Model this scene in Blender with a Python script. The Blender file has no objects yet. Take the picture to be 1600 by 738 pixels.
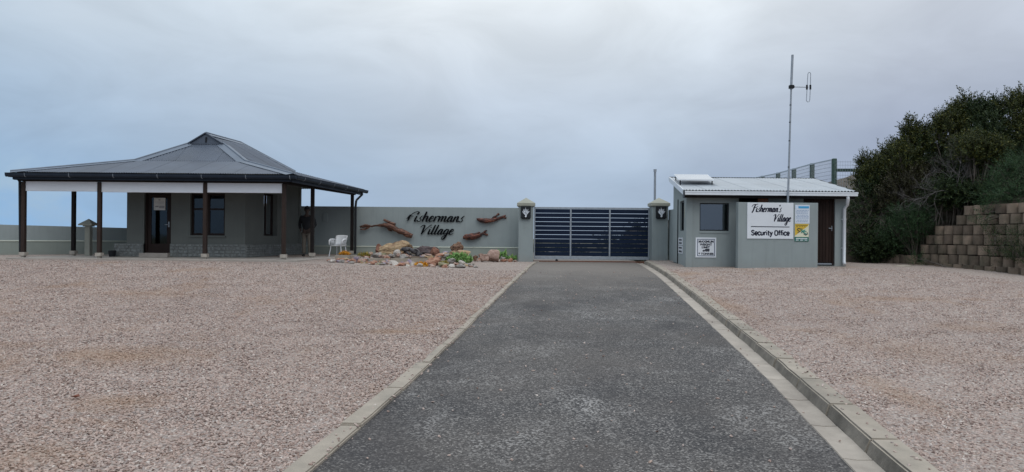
import bpy, bmesh, math, random
import numpy as np
from math import sin, cos, pi, radians, sqrt, atan2
from mathutils import Vector, Matrix, noise as mnoise
random.seed(7); RNG = np.random.default_rng(7)
D = bpy.data; SC = bpy.context.scene; COL = SC.collection

# ------------------------------------------------------------------ camera
F = 1120.0; ROLL = radians(0.5); CAMZ = 1.8
def P(px, py, Y):
    u, v = px - 800.0, 369.0 - py
    x = u*cos(ROLL) - v*sin(ROLL); z = u*sin(ROLL) + v*cos(ROLL)
    return Vector((x/F*Y, Y, CAMZ + z/F*Y))
cam = D.objects.new('camera', D.cameras.new('camera')); COL.objects.link(cam); SC.camera = cam
cam.data.sensor_width = 36.0; cam.data.lens = 36.0*F/1600.0
cam.data.clip_start = 0.1; cam.data.clip_end = 5000
right = Vector((cos(ROLL), 0, sin(ROLL))); up = Vector((-sin(ROLL), 0, cos(ROLL))); back = Vector((0, -1, 0))
m = Matrix((right, up, back)).transposed().to_4x4(); m.translation = Vector((0, 0, CAMZ)); cam.matrix_world = m
SC.render.resolution_x = 1024; SC.render.resolution_y = 472
SC.view_settings.view_transform = 'Standard'; SC.view_settings.look = 'None'
SC.view_settings.exposure = 0.0; SC.view_settings.gamma = 1.0; SC.view_settings.use_curve_mapping = False

# ------------------------------------------------------------------ node helper
class NT:
    def __init__(s, tree): s.t = tree; s.n = tree.nodes; s.l = tree.links
    def add(s, typ, ins=None, **kw):
        nd = s.n.new(typ)
        for k, v in kw.items(): setattr(nd, k, v)
        for k, v in (ins or {}).items():
            sock = nd.inputs[k]
            if isinstance(v, bpy.types.NodeSocket): s.l.new(v, sock)
            else: sock.default_value = v
        return nd
    def ramp(s, fac, stops, interp='LINEAR'):
        nd = s.add('ShaderNodeValToRGB', {'Fac': fac}); cr = nd.color_ramp; cr.interpolation = interp
        while len(cr.elements) < len(stops): cr.elements.new(0.5)
        for e, (p, c) in zip(cr.elements, stops):
            e.position = p; e.color = (*c, 1) if len(c) == 3 else c
        return nd.outputs['Color']
    def math(s, op, a, b=0.0, c=None, clamp=False):
        nd = s.add('ShaderNodeMath', {0: a, 1: b}, operation=op, use_clamp=clamp)
        if c is not None:
            nd.inputs[2].default_value = c
        return nd.outputs[0]
    def mix(s, fac, a, b, mode='MIX'):
        nd = s.add('ShaderNodeMix', data_type='RGBA', blend_type=mode)
        for k, v in ((0, fac), (6, a), (7, b)):
            if isinstance(v, bpy.types.NodeSocket): s.l.new(v, nd.inputs[k])
            else: nd.inputs[k].default_value = (v if k == 0 else ((*v, 1) if len(v) == 3 else v))
        return nd.outputs[2]
    def noise(s, vec, scale, detail=4, rough=0.55, dist=0.0, out='Fac'):
        return s.add('ShaderNodeTexNoise', {'Vector': vec, 'Scale': scale, 'Detail': detail, 'Roughness': rough, 'Distortion': dist}).outputs[out]
    def mapr(s, v, a, b, c=0.0, d=1.0, clamp=True):
        return s.add('ShaderNodeMapRange', {0: v, 1: a, 2: b, 3: c, 4: d}, clamp=clamp).outputs[0]

# ------------------------------------------------------------------ world: overcast cloud over a Nishita sky
SUN_EL, SUN_AZ = radians(52), radians(150)       # azimuth measured from +Y towards +X
W = D.worlds.new('World'); SC.world = W; W.use_nodes = True
w = NT(W.node_tree); w.n.clear()
sky = w.add('ShaderNodeTexSky', sky_type='NISHITA', sun_disc=False, sun_elevation=SUN_EL, sun_rotation=SUN_AZ, air_density=1.2, dust_density=1.5)
tc = w.add('ShaderNodeTexCoord').outputs['Generated']
sep = w.add('ShaderNodeSeparateXYZ', {0: tc})
el = sep.outputs['Z']; ax = sep.outputs['X']
# flattened cloud coordinates
vec = w.add('ShaderNodeMapping', {'Vector': tc, 'Scale': (1.0, 1.0, 2.4)}).outputs[0]
n1 = w.noise(w.add('ShaderNodeMapping', {'Vector': vec, 'Location': (0.35, 0.1, 0.2)}).outputs[0], 1.7, 5, 0.5, 0.4)
n2 = w.noise(w.add('ShaderNodeMapping', {'Vector': vec, 'Location': (3.1, 1.7, 0.6)}).outputs[0], 4.5, 6, 0.55, 0.7)
hgt = w.mapr(el, -0.02, 0.36)
base = w.ramp(hgt, [(0.0, (0.385, 0.49, 0.64)), (0.26, (0.42, 0.525, 0.665)), (0.55, (0.57, 0.655, 0.765)), (0.9, (0.84, 0.90, 0.95)), (1.0, (0.86, 0.91, 0.96))])
# the thinner, brighter cloud spreads from the middle of the view, the heavier cloud lies to the right
rightside = w.mapr(w.math('ADD', ax, w.math('MULTIPLY', w.math('SUBTRACT', n1, 0.5), 0.45)), 0.20, 0.42)
leftside = w.mapr(w.math('ADD', ax, w.math('MULTIPLY', w.math('SUBTRACT', n1, 0.5), 0.4)), -0.12, -0.56)
heavy = w.ramp(hgt, [(0.0, (0.34, 0.41, 0.55)), (0.40, (0.345, 0.40, 0.53)), (0.62, (0.47, 0.52, 0.62)), (0.8, (0.53, 0.58, 0.67)), (1.0, (0.45, 0.50, 0.57))])
c1 = w.mix(w.math('MULTIPLY', rightside, 0.8), base, heavy)
lefty = w.ramp(hgt, [(0.0, (0.27, 0.50, 0.80)), (0.22, (0.30, 0.48, 0.71)), (0.42, (0.35, 0.49, 0.665)), (0.7, (0.47, 0.58, 0.70)), (1.0, (0.52, 0.62, 0.72))])
c2 = w.mix(w.math('MULTIPLY', leftside, 0.85), c1, lefty)
var = w.mapr(n2, 0.3, 0.7, 0.90, 1.08)
vcol = w.add('ShaderNodeCombineXYZ', {0: var, 1: var, 2: var}).outputs[0]
c3 = w.mix(1.0, c2, vcol, 'MULTIPLY')
bg1 = w.add('ShaderNodeBackground', {'Color': sky.outputs[0], 'Strength': 0.10})
zen = w.mapr(el, 0.30, 1.0, 1.0, 1.75)     # an overcast sky is brightest overhead
bg2 = w.add('ShaderNodeBackground', {'Color': c3, 'Strength': w.math('MULTIPLY', zen, 0.98)})
gap = w.math('MULTIPLY', leftside, w.mapr(n2, 0.48, 0.66, 0.0, 0.30))
gap = w.math('MULTIPLY', gap, w.mapr(el, 0.05, 0.16, 1.0, 0.0))
mixs = w.add('ShaderNodeMixShader', {0: gap, 1: bg2.outputs[0], 2: bg1.outputs[0]})
w.add('ShaderNodeOutputWorld', {'Surface': mixs.outputs[0]})

sl = D.lights.new('sun', 'SUN'); sl.energy = 0.8; sl.angle = radians(40); sl.color = (1.0, 0.955, 0.89)
so = D.objects.new('sun', sl); COL.objects.link(so)
sd = Vector((sin(SUN_AZ)*cos(SUN_EL), cos(SUN_AZ)*cos(SUN_EL), sin(SUN_EL)))
so.rotation_euler = sd.to_track_quat('Z', 'Y').to_euler(); so.location = (0, 0, 30)

# ------------------------------------------------------------------ materials
MAT = {}
def mat(name, fn):
    if name in MAT: return MAT[name]
    mt = D.materials.new(name); mt.use_nodes = True; MAT[name] = mt
    t = NT(mt.node_tree); t.n.clear()
    bs = t.add('ShaderNodeBsdfPrincipled'); out = t.add('ShaderNodeOutputMaterial', {'Surface': bs.outputs[0]})
    fn(t, bs, out); return mt
def coords(t, kind='Object'):
    if kind == 'World': return t.add('ShaderNodeNewGeometry').outputs['Position']
    return t.add('ShaderNodeTexCoord').outputs[kind]
def setc(t, bs, c):
    if isinstance(c, bpy.types.NodeSocket): t.l.new(c, bs.inputs['Base Color'])
    else: bs.inputs['Base Color'].default_value = (*c, 1)
def simple(name, col, rough=0.7, var=0.15, scale=3.0, bump=0.0, bscale=60, metal=0.0, dirt=None, spec=0.5, coat=0.0, stretch=(1, 1, 1), objvar=0.0):
    def fn(t, bs, out):
        pos = t.add('ShaderNodeMapping', {'Vector': coords(t, 'World'), 'Scale': stretch}).outputs[0]
        n = t.noise(pos, scale, 6, 0.6)
        a = tuple(c*(1-var) for c in col); b = tuple(min(1, c*(1+var)) for c in col)
        c = t.ramp(n, [(0.3, a), (0.7, b)])
        if dirt:
            n2 = t.noise(pos, scale*0.37, 5, 0.65)
            c = t.mix(t.mapr(n2, 0.48, 0.72, 0, dirt[1]), c, dirt[0])
        if objvar:
            r = t.add('ShaderNodeObjectInfo').outputs['Random']
            v = t.mapr(r, 0, 1, 1-objvar, 1+objvar)
            c = t.mix(1.0, c, t.add('ShaderNodeCombineXYZ', {0: v, 1: v, 2: v}).outputs[0], 'MULTIPLY')
        setc(t, bs, c)
        bs.inputs['Roughness'].default_value = rough; bs.inputs['Metallic'].default_value = metal
        bs.inputs['Specular IOR Level'].default_value = spec
        if coat: bs.inputs['Coat Weight'].default_value = coat
        if bump:
            nb = t.noise(pos, bscale, 5, 0.6)
            bp = t.add('ShaderNodeBump', {'Height': nb, 'Strength': bump, 'Distance': 0.01})
            t.l.new(bp.outputs[0], bs.inputs['Normal'])
    return mat(name, fn)

def stucco(name, col, stain=0.8):
    def fn(t, bs, out):
        pos = coords(t, 'World')
        n = t.noise(pos, 1.3, 5, 0.6)
        c = t.ramp(n, [(0.3, tuple(x*0.93 for x in col)), (0.7, tuple(x*1.06 for x in col))])
        # vertical rain streaks and splash marks of dirt
        st = t.noise(t.add('ShaderNodeMapping', {'Vector': pos, 'Scale': (6, 6, 0.35)}).outputs[0], 1.5, 5, 0.65)
        c = t.mix(t.mapr(st, 0.5, 0.8, 0, 0.28*stain), c, tuple(x*0.55 for x in col))
        z = t.add('ShaderNodeSeparateXYZ', {0: pos}).outputs['Z']
        sp = t.math('ADD', z, t.math('MULTIPLY', t.noise(pos, 5, 4, 0.7), 0.35))
        c = t.mix(t.mapr(sp, 1.35, 1.0, 0, 0.30*stain), c, (0.26, 0.225, 0.20))
        setc(t, bs, c); bs.inputs['Roughness'].default_value = 0.85; bs.inputs['Specular IOR Level'].default_value = 0.25
        nb = t.noise(pos, 45, 5, 0.6)
        bp = t.add('ShaderNodeBump', {'Height': nb, 'Strength': 0.35, 'Distance': 0.006}); t.l.new(bp.outputs[0], bs.inputs['Normal'])
    return mat(name, fn)

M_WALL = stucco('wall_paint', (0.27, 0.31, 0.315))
M_PLINTHP = stucco('plinth_paint', (0.265, 0.30, 0.275))
M_BAND = simple('band_paint', (0.42, 0.45, 0.39), 0.8, 0.06)
M_HOUSE_SHADED = stucco('house_paint_shaded', (0.135, 0.146, 0.138), 0.6)  # veranda shade put into the colour, hence darker than the wall paint
M_CREAM = simple('cream_paint', (0.315, 0.32, 0.275), 0.8, 0.08, dirt=((0.3, 0.3, 0.24), 0.4))
M_NAVYTRIM = simple('navy_trim', (0.018, 0.026, 0.04), 0.45, 0.15, spec=0.15)
M_TIMBER = simple('brown_timber', (0.036, 0.025, 0.021), 0.7, 0.3, 5, 0.3, 40, stretch=(8, 8, 0.6), dirt=((0.04, 0.03, 0.028), 0.7), spec=0.15)
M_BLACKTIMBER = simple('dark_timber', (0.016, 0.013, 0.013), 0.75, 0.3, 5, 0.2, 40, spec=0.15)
M_FOOT = simple('post_foot_concrete', (0.36, 0.33, 0.29), 0.9, 0.2, 9)
M_BLIND = simple('blind_pvc', (0.70, 0.74, 0.80), 0.5, 0.04, 2)
M_FRAME = simple('stained_frame', (0.024, 0.015, 0.013), 0.5, 0.2, 6, stretch=(6, 6, .6), spec=0.15)
M_PAPER = simple('paper', (0.62, 0.62, 0.60), 0.7, 0.03)
M_INK = simple('ink', (0.03, 0.035, 0.05), 0.6, 0.05)
M_SIGNW = simple('sign_white', (0.69, 0.73, 0.78), 0.35, 0.03, 1.5, dirt=((0.55, 0.58, 0.62), 0.4))
M_SIGNINK = simple('sign_ink', (0.010, 0.013, 0.030), 0.6, 0.05, spec=0.1)
M_LETTER = simple('letter_paint', (0.003, 0.004, 0.006), 0.6, 0.1, spec=0.1)
M_GALV = simple('galvanised', (0.30, 0.335, 0.38), 0.5, 0.15, 12, metal=0.35)
M_GATE = simple('gate_navy', (0.008, 0.016, 0.037), 0.6, 0.15, 2.0, spec=0.12, objvar=0.12, stretch=(1, 1, 8))
M_RUST = simple('rust', (0.16, 0.07, 0.045), 0.8, 0.3, 15)
M_DARKMETAL = simple('dark_metal', (0.02, 0.022, 0.026), 0.4, 0.2, spec=0.15)
M_WHITEMETAL = simple('white_metal', (0.66, 0.70, 0.75), 0.35, 0.05, 3)
M_ROOFDARK = simple('roof_slate', (0.085, 0.105, 0.14), 0.5, 0.12, 1.2, metal=0.1, spec=0.35, dirt=((0.08, 0.09, 0.105), 0.5), objvar=0.07)
M_ROOFLIGHT = simple('roof_zinc', (0.37, 0.405, 0.44), 0.4, 0.10, 1.4, metal=0.25, dirt=((0.36, 0.38, 0.40), 0.5), objvar=0.05)
M_FLASH = simple('roof_flashing', (0.13, 0.16, 0.205), 0.5, 0.10, 2, metal=0.15)
M_ROOM = simple('room_dark', (0.05, 0.05, 0.05), 0.9)
M_WHITEPLASTIC = simple('white_plastic', (0.66, 0.68, 0.70), 0.35, 0.04)
M_OAK = simple('varnished_wood', (0.30, 0.095, 0.04), 0.4, 0.3, 4, stretch=(10, 10, .8))
M_DOORW = simple('door_board', (0.028, 0.017, 0.014), 0.55, 0.3, 6, 0.2, 30, stretch=(8, 8, .5), objvar=0.2, spec=0.15)
M_GREENPOST = simple('green_post', (0.045, 0.085, 0.07), 0.8, 0.25, 6)
M_WIRE = simple('wire', (0.42, 0.46, 0.50), 0.5, 0.1, metal=0.4)
M_SKIN = simple('skin', (0.055, 0.034, 0.026), 0.6, 0.1)  # darkened: the shade under the veranda is in the colour
M_JACKET = simple('jacket', (0.010, 0.011, 0.014), 0.9, 0.2, 8)
M_TROUSER = simple('trousers', (0.15, 0.132, 0.11), 0.9, 0.15, 8)  # darkened in the colour too, for standing in veranda shade
M_SHOE = simple('shoe', (0.015, 0.013, 0.012), 0.6)
M_BLUE = simple('print_blue', (0.05, 0.33, 0.62), 0.4, 0.03)
M_PALEBLUE = simple('print_pale_blue', (0.55, 0.68, 0.82), 0.4, 0.03)
M_TEXTBLUE = simple('print_text_blue', (0.24, 0.34, 0.50), 0.5, 0.03)
M_YELLOW = simple('print_yellow', (0.62, 0.42, 0.04), 0.4, 0.04)
M_CREAMPRINT = simple('print_cream', (0.68, 0.68, 0.52), 0.4, 0.03)
M_GREEN = simple('print_green', (0.01, 0.13, 0.10), 0.4, 0.05)
M_TEAL = simple('print_teal', (0.02, 0.24, 0.20), 0.4, 0.05)
M_SOIL = simple('soil', (0.10, 0.075, 0.055), 0.95, 0.4, 8, 0.5, 30)
M_KERB = simple('kerb_concrete', (0.325, 0.285, 0.235), 0.9, 0.14, 4, 0.5, 70, dirt=((0.20, 0.185, 0.155), 0.7), objvar=0.07)
M_GUTTERC = simple('gutter_concrete', (0.37, 0.33, 0.285), 0.9, 0.16, 3, 0.4, 60, dirt=((0.22, 0.19, 0.165), 0.75), objvar=0.06)
M_SLAB = simple('slab_concrete', (0.33, 0.30, 0.27), 0.9, 0.15, 3)
M_ROCKPLINTH = simple('plinth_stone', (0.175, 0.19, 0.19), 0.85, 0.4, 7, 0.4, 30, dirt=((0.14, 0.15, 0.15), 0.6))
M_MORTAR = simple('mortar', (0.145, 0.155, 0.15), 0.95, 0.2)

def glassm(name, tint, refl=1.5):
    def fn(t, bs, out):
        t.n.remove(bs)
        fr = t.add('ShaderNodeFresnel', {'IOR': refl})
        tr = t.add('ShaderNodeBsdfTransparent', {'Color': (*tint, 1)})
        gl = t.add('ShaderNodeBsdfGlossy', {'Color': (0.9, 0.95, 1, 1), 'Roughness': 0.04})
        wv = t.noise(coords(t, 'World'), 2.5, 2, 0.5)
        bp = t.add('ShaderNodeBump', {'Height': wv, 'Strength': 0.05, 'Distance': 0.02}); t.l.new(bp.outputs[0], gl.inputs['Normal'])
        mx = t.add('ShaderNodeMixShader', {0: fr.outputs[0], 1: tr.outputs[0], 2: gl.outputs[0]})
        t.l.new(mx.outputs[0], out.inputs['Surface'])
    return mat(name, fn)
M_GLASS2 = glassm('office_glass', (0.30, 0.36, 0.38), 2.3)
M_GLASS = glassm('window_glass', (0.22, 0.26, 0.28))

def rust_mask(t, pos):
    """stains of orange-brown soil showing through the stone: noise patches plus the larger stains seen on the lot"""
    n = t.noise(t.add('ShaderNodeMapping', {'Vector': pos, 'Location': (4.2, 9.0, 0), 'Scale': (1, .8, 1)}).outputs[0], 0.62, 6, 0.62, 0.4)
    fac = t.mapr(n, 0.55, 0.72, 0, 0.6)
    brk = t.noise(pos, 2.2, 5, 0.7)
    for (x, y, rx, ry, k) in ((-4.6, 8.6, 1.5, .9, .62), (-3.6, 6.6, .9, .5, .5), (-1.7, 10.5, 1.0, .4, .6), (5.0, 9.0, 1.1, 1.4, .3), (6.9, 10.6, 1.2, .8, .4), (3.7, 6.9, .35, 1.3, .42), (7.5, 14, 1.6, .7, .5), (3.9, 13, .5, 3.0, .5), (-7, 14, 2.0, .8, .45)):
        d = t.add('ShaderNodeVectorMath', {0: t.add('ShaderNodeMapping', {'Vector': t.add('ShaderNodeVectorMath', {0: pos, 1: (x, y, 0)}, operation='SUBTRACT').outputs[0], 'Scale': (1/rx, 1/ry, 0)}).outputs[0]}, operation='LENGTH').outputs['Value']
        f = t.mapr(t.math('ADD', d, t.math('MULTIPLY', brk, 1.3)), 1.45, 0.75, 0, k)
        fac = t.math('MAXIMUM', fac, f)
    return fac
def gravel_mat():
    def fn(t, bs, out):
        pos = coords(t, 'World')
        big = t.noise(pos, 0.55, 5, 0.6)
        v1 = t.add('ShaderNodeTexVoronoi', {'Vector': pos, 'Scale': 34.0})
        v2 = t.add('ShaderNodeTexVoronoi', {'Vector': pos, 'Scale': 15.0})
        r1 = t.add('ShaderNodeSeparateColor', {0: v1.outputs['Color']}).outputs[0]
        c = t.ramp(r1, [(0.0, (0.19, 0.143, 0.122)), (0.2, (0.345, 0.278, 0.245)), (0.5, (0.43, 0.355, 0.315)), (0.8, (0.38, 0.338, 0.312)), (1.0, (0.57, 0.51, 0.462))])
        r2 = t.add('ShaderNodeSeparateColor', {0: v2.outputs['Color']}).outputs[0]
        c = t.mix(t.mapr(r2, 0.0, 1.0, 0.0, 0.35), c, (0.43, 0.36, 0.32))
        edge = t.mapr(v1.outputs['Distance'], 0.35, 0.75, 0, 0.55)
        c = t.mix(edge, c, (0.13, 0.10, 0.09))
        # rusty orange patches of exposed soil, darker worn drifts
        rp = t.noise(t.add('ShaderNodeMapping', {'Vector': pos, 'Location': (4.2, 9.0, 0), 'Scale': (1, .8, 1)}).outputs[0], 0.62, 6, 0.62, 0.4)
        c = t.mix(rust_mask(t, pos), c, (0.32, 0.205, 0.13))
        dk = t.noise(pos, 0.28, 5, 0.6, 0.6)
        c = t.mix(t.mapr(dk, 0.5, 0.75, 0, 0.22), c, (0.24, 0.20, 0.19))
        c = t.mix(t.mapr(big, 0.6, 0.3, 0, 0.25), c, (0.45, 0.385, 0.34))
        setc(t, bs, c); bs.inputs['Roughness'].default_value = 0.95; bs.inputs['Specular IOR Level'].default_value = 0.15
        h = t.math('SUBTRACT', 1.0, v1.outputs['Distance'])
        b1 = t.add('ShaderNodeBump', {'Height': h, 'Strength': 0.9, 'Distance': 0.02})
        b2 = t.add('ShaderNodeBump', {'Height': t.noise(pos, 3.0, 4, 0.6), 'Strength': 0.5, 'Distance': 0.06, 'Normal': b1.outputs[0]})
        t.l.new(b2.outputs[0], bs.inputs['Normal'])
    return mat('gravel_ground', fn)
def pebble_mat():
    def fn(t, bs, out):
        r = t.add('ShaderNodeObjectInfo').outputs['Random']
        pos = coords(t, 'World')
        c = t.ramp(r, [(0.0, (0.16, 0.108, 0.09)), (0.10, (0.34, 0.25, 0.213)), (0.34, (0.46, 0.358, 0.31)), (0.6, (0.40, 0.325, 0.29)), (0.75, (0.51, 0.42, 0.372)), (0.9, (0.35, 0.305, 0.285)), (0.98, (0.62, 0.56, 0.51))], 'CONSTANT')
        rp = t.noise(t.add('ShaderNodeMapping', {'Vector': pos, 'Location': (4.2, 9.0, 0), 'Scale': (1, .8, 1)}).outputs[0], 0.62, 6, 0.62, 0.4)
        c = t.mix(rust_mask(t, pos), c, (0.34, 0.22, 0.14))
        dk = t.noise(pos, 0.28, 5, 0.6, 0.6)
        c = t.mix(t.mapr(dk, 0.5, 0.75, 0, 0.22), c, (0.24, 0.20, 0.19))
        n = t.noise(pos, 60, 3, 0.6)
        c = t.mix(t.mapr(n, 0.3, 0.7, 0, 0.25), c, (0.30, 0.25, 0.24))
        setc(t, bs, c); bs.inputs['Roughness'].default_value = 0.85; bs.inputs['Specular IOR Level'].default_value = 0.3
    return mat('pebble', fn)
def asphalt_mat():
    def fn(t, bs, out):
        pos = coords(t, 'World')
        sp = t.add('ShaderNodeSeparateXYZ', {0: pos}); y = sp.outputs['Y']
        v = t.add('ShaderNodeTexVoronoi', {'Vector': pos, 'Scale': 75.0})
        r = t.add('ShaderNodeSeparateColor', {0: v.outputs['Color']}).outputs[0]
        c = t.ramp(r, [(0.0, (0.028, 0.028, 0.030)), (0.5, (0.067, 0.064, 0.064)), (0.82, (0.12, 0.113, 0.109)), (1.0, (0.30, 0.285, 0.27))])
        # stripped patches where pale chippings show, sealed dark patches, brownish dust
        wr = t.noise(pos, 0.85, 6, 0.65, 0.5)
        v3 = t.add('ShaderNodeTexVoronoi', {'Vector': pos, 'Scale': 52.0})
        r3 = t.add('ShaderNodeSeparateColor', {0: v3.outputs['Color']}).outputs[1]
        chips = t.math('MULTIPLY', t.mapr(r3, 0.72, 0.8), t.mapr(wr, 0.5, 0.62, 0.05, 0.95))
        c = t.mix(chips, c, (0.31, 0.30, 0.29))
        dk = t.noise(t.add('ShaderNodeMapping', {'Vector': pos, 'Location': (7, 3, 0), 'Scale': (1, .55, 1)}).outputs[0], 0.9, 6, 0.65, 0.2)
        c = t.mix(t.mapr(dk, 0.48, 0.64, 0, 0.5), c, (0.026, 0.026, 0.030))
        br = t.noise(pos, 0.33, 5, 0.6)
        c = t.mix(t.mapr(br, 0.40, 0.65, 0, 0.4), c, (0.13, 0.113, 0.10))
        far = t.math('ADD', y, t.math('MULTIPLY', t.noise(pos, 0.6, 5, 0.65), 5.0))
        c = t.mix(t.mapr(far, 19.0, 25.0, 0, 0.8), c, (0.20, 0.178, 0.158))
        
        setc(t, bs, c); bs.inputs['Roughness'].default_value = 0.86; bs.inputs['Specular IOR Level'].default_value = 0.3
        b = t.add('ShaderNodeBump', {'Height': v.outputs['Distance'], 'Strength': 0.8, 'Distance': 0.006})
        b2 = t.add('ShaderNodeBump', {'Height': t.noise(pos, 6, 4, 0.6), 'Strength': 0.35, 'Distance': 0.02, 'Normal': b.outputs[0]})
        t.l.new(b2.outputs[0], bs.inputs['Normal'])
    return mat('asphalt', fn)
M_GRAVEL = gravel_mat(); M_PEBBLE = pebble_mat(); M_ASPHALT = asphalt_mat()
M_SCRUBLAND = simple('scrubland', (0.085, 0.085, 0.05), 0.95, 0.4, 0.3, 0.5, 8, dirt=((0.12, 0.10, 0.07), 0.6))
M_HILL = simple('hill_soil', (0.07, 0.055, 0.04), 0.95, 0.4, 3, 0.5, 20)

def leafm(name, c1, c2, c3=None):
    def fn(t, bs, out):
        r = t.add('ShaderNodeNewGeometry').outputs['Random Per Island']
        stops = [(0.0, c1), (0.75, c2)] + ([(1.0, c3)] if c3 else [])
        c = t.ramp(r, stops)
        setc(t, bs, c); bs.inputs['Roughness'].default_value = 0.6; bs.inputs['Specular IOR Level'].default_value = 0.3
        tl = t.add('ShaderNodeBsdfTranslucent', {'Color': c})
        mx = t.add('ShaderNodeMixShader', {0: 0.22, 1: bs.outputs[0], 2: tl.outputs[0]})
        t.l.new(mx.outputs[0], out.inputs['Surface'])
    return mat(name, fn)
M_LEAF_OLIVE = leafm('leaf_olive', (0.014, 0.023, 0.006), (0.045, 0.058, 0.012), (0.13, 0.125, 0.024))
M_LEAF_DARK = leafm('leaf_dark', (0.011, 0.024, 0.009), (0.030, 0.052, 0.017), (0.06, 0.08, 0.022))
M_LEAF_GREEN = leafm('leaf_green', (0.015, 0.036, 0.016), (0.036, 0.08, 0.03), (0.07, 0.12, 0.045))
M_LEAF_BROWN = leafm('leaf_brown', (0.02, 0.018, 0.010), (0.045, 0.04, 0.018), (0.06, 0.065, 0.022))
M_LEAF_BRIGHT = leafm('succulent_green', (0.10, 0.22, 0.06), (0.22, 0.40, 0.12), (0.30, 0.42, 0.16))
M_ORANGE = leafm('succulent_orange', (0.55, 0.20, 0.02), (0.75, 0.40, 0.03), (0.8, 0.55, 0.12))
M_YELLOWGREEN = leafm('succulent_yellow', (0.20, 0.20, 0.05), (0.42, 0.33, 0.06), (0.5, 0.25, 0.05))
M_BARK = simple('bark', (0.10, 0.085, 0.07), 0.9, 0.3, 10)
M_DEADWOOD = simple('dead_wood', (0.10, 0.092, 0.09), 0.9, 0.3, 10)

# ------------------------------------------------------------------ mesh helpers
ORG = {}
def link(o, parent=None):
    COL.objects.link(o)
    if parent is not None: o.parent = parent
    return o
def tag(o, label=None, cat=None, group=None, kind=None):
    if label: o['label'] = label
    if cat: o['category'] = cat
    if group: o['group'] = group
    if kind: o['kind'] = kind
    return o
def root(name, loc, label=None, cat=None, group=None, kind=None):
    o = D.objects.new(name, None); o.empty_display_size = 0.2; COL.objects.link(o)
    o.location = loc; ORG[o] = Vector(loc); return tag(o, label, cat, group, kind)
class MB:
    def __init__(s): s.v = []; s.f = []; s.mi = []; s.smooth = False
    def add(s, vs, fs, mi=0):
        b = len(s.v); s.v += [tuple(v) for v in vs]; s.f += [tuple(b+i for i in f) for f in fs]; s.mi += [mi]*len(fs); return s
    def hexa(s, c, mi=0):   # 8 corners: bottom 4 ccw, top 4 ccw
        return s.add(c, [(3,2,1,0),(4,5,6,7),(0,1,5,4),(1,2,6,5),(2,3,7,6),(3,0,4,7)], mi)
    def box(s, x0, x1, y0, y1, z0, z1, mi=0):
        return s.hexa([(x0,y0,z0),(x1,y0,z0),(x1,y1,z0),(x0,y1,z0),(x0,y0,z1),(x1,y0,z1),(x1,y1,z1),(x0,y1,z1)], mi)
    def beam(s, a, b, w, h, upv=(0,0,1), mi=0):   # box along a->b, w across, h along up, centred
        a, b = Vector(a), Vector(b); d = (b-a).normalized(); sd_ = d.cross(Vector(upv)).normalized(); u = sd_.cross(d).normalized()
        c = []
        for p in (a, b):
            for (i, j) in ((-1,-1),(1,-1),(1,1),(-1,1)): c.append(p + sd_*(w/2*i) + u*(h/2*j))
        return s.add(c, [(0,3,2,1),(4,5,6,7),(0,1,5,4),(1,2,6,5),(2,3,7,6),(3,0,4,7)], mi)
    def tube(s, pts, rad, n=8, mi=0, cap=True):
        pts = [Vector(p) for p in pts]
        if not hasattr(rad, '__len__'): rad = [rad]*len(pts)
        rings = []; prev = None
        for i, p in enumerate(pts):
            d = (pts[min(i+1, len(pts)-1)] - pts[max(i-1, 0)]).normalized()
            if prev is None:
                a = d.orthogonal().normalized()
            else:
                a = (prev - d*prev.dot(d)); a = a.normalized() if a.length > 1e-6 else d.orthogonal().normalized()
            prev = a; b = d.cross(a)
            rings.append([p + (a*cos(2*pi*k/n) + b*sin(2*pi*k/n))*rad[i] for k in range(n)])
        vs = [v for r in rings for v in r]; fs = []
        for i in range(len(pts)-1):
            for k in range(n):
                k2 = (k+1) % n; fs.append((i*n+k, i*n+k2, (i+1)*n+k2, (i+1)*n+k))
        if cap: fs.append(tuple(reversed(range(n)))); fs.append(tuple((len(pts)-1)*n+k for k in range(n)))
        return s.add(vs, fs, mi)
    def prism(s, poly, n_vec, depth, mi=0):   # poly: 3D points, extruded by n_vec*depth
        n_ = Vector(n_vec)*depth; a = [Vector(p) for p in poly]; b = [p+n_ for p in a]; k = len(a)
        return s.add(a+b, [tuple(reversed(range(k))), tuple(range(k, 2*k))] + [(i, (i+1) % k, k+(i+1) % k, k+i) for i in range(k)], mi)
    def build(s, name, mats, parent=None, smooth=None):
        mats = mats if isinstance(mats, (list, tuple)) else [mats]
        off = ORG.get(parent, Vector((0,0,0))) if parent is not None else Vector((0,0,0))
        me = D.meshes.new(name)
        me.from_pydata([(v[0]-off.x, v[1]-off.y, v[2]-off.z) for v in s.v], [], s.f)
        for m_ in mats: me.materials.append(m_)
        if any(s.mi): me.polygons.foreach_set('material_index', s.mi)
        if smooth if smooth is not None else s.smooth:
            me.polygons.foreach_set('use_smooth', [True]*len(me.polygons))
        me.update(); o = D.objects.new(name, me); link(o, parent); ORG[o] = off; return o
def fixn(o):
    bm = bmesh.new(); bm.from_mesh(o.data); bmesh.ops.recalc_face_normals(bm, faces=bm.faces); bm.to_mesh(o.data); bm.free(); return o
def bevel(o, w_, seg=1):
    bm = bmesh.new(); bm.from_mesh(o.data); bmesh.ops.recalc_face_normals(bm, faces=bm.faces)
    bmesh.ops.bevel(bm, geom=bm.edges[:], offset=w_, segments=seg, affect='EDGES', clamp_overlap=True); bm.to_mesh(o.data); bm.free(); return o
def recenter(o):     # put the origin of a single-mesh thing at its base
    co = np.empty(len(o.data.vertices)*3); o.data.vertices.foreach_get('co', co); co = co.reshape(-1, 3)
    c = np.array([co[:,0].mean(), co[:,1].mean(), co[:,2].min()]); co -= c
    o.data.vertices.foreach_set('co', co.ravel()); o.location = Vector(c) + o.location; return o
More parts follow.
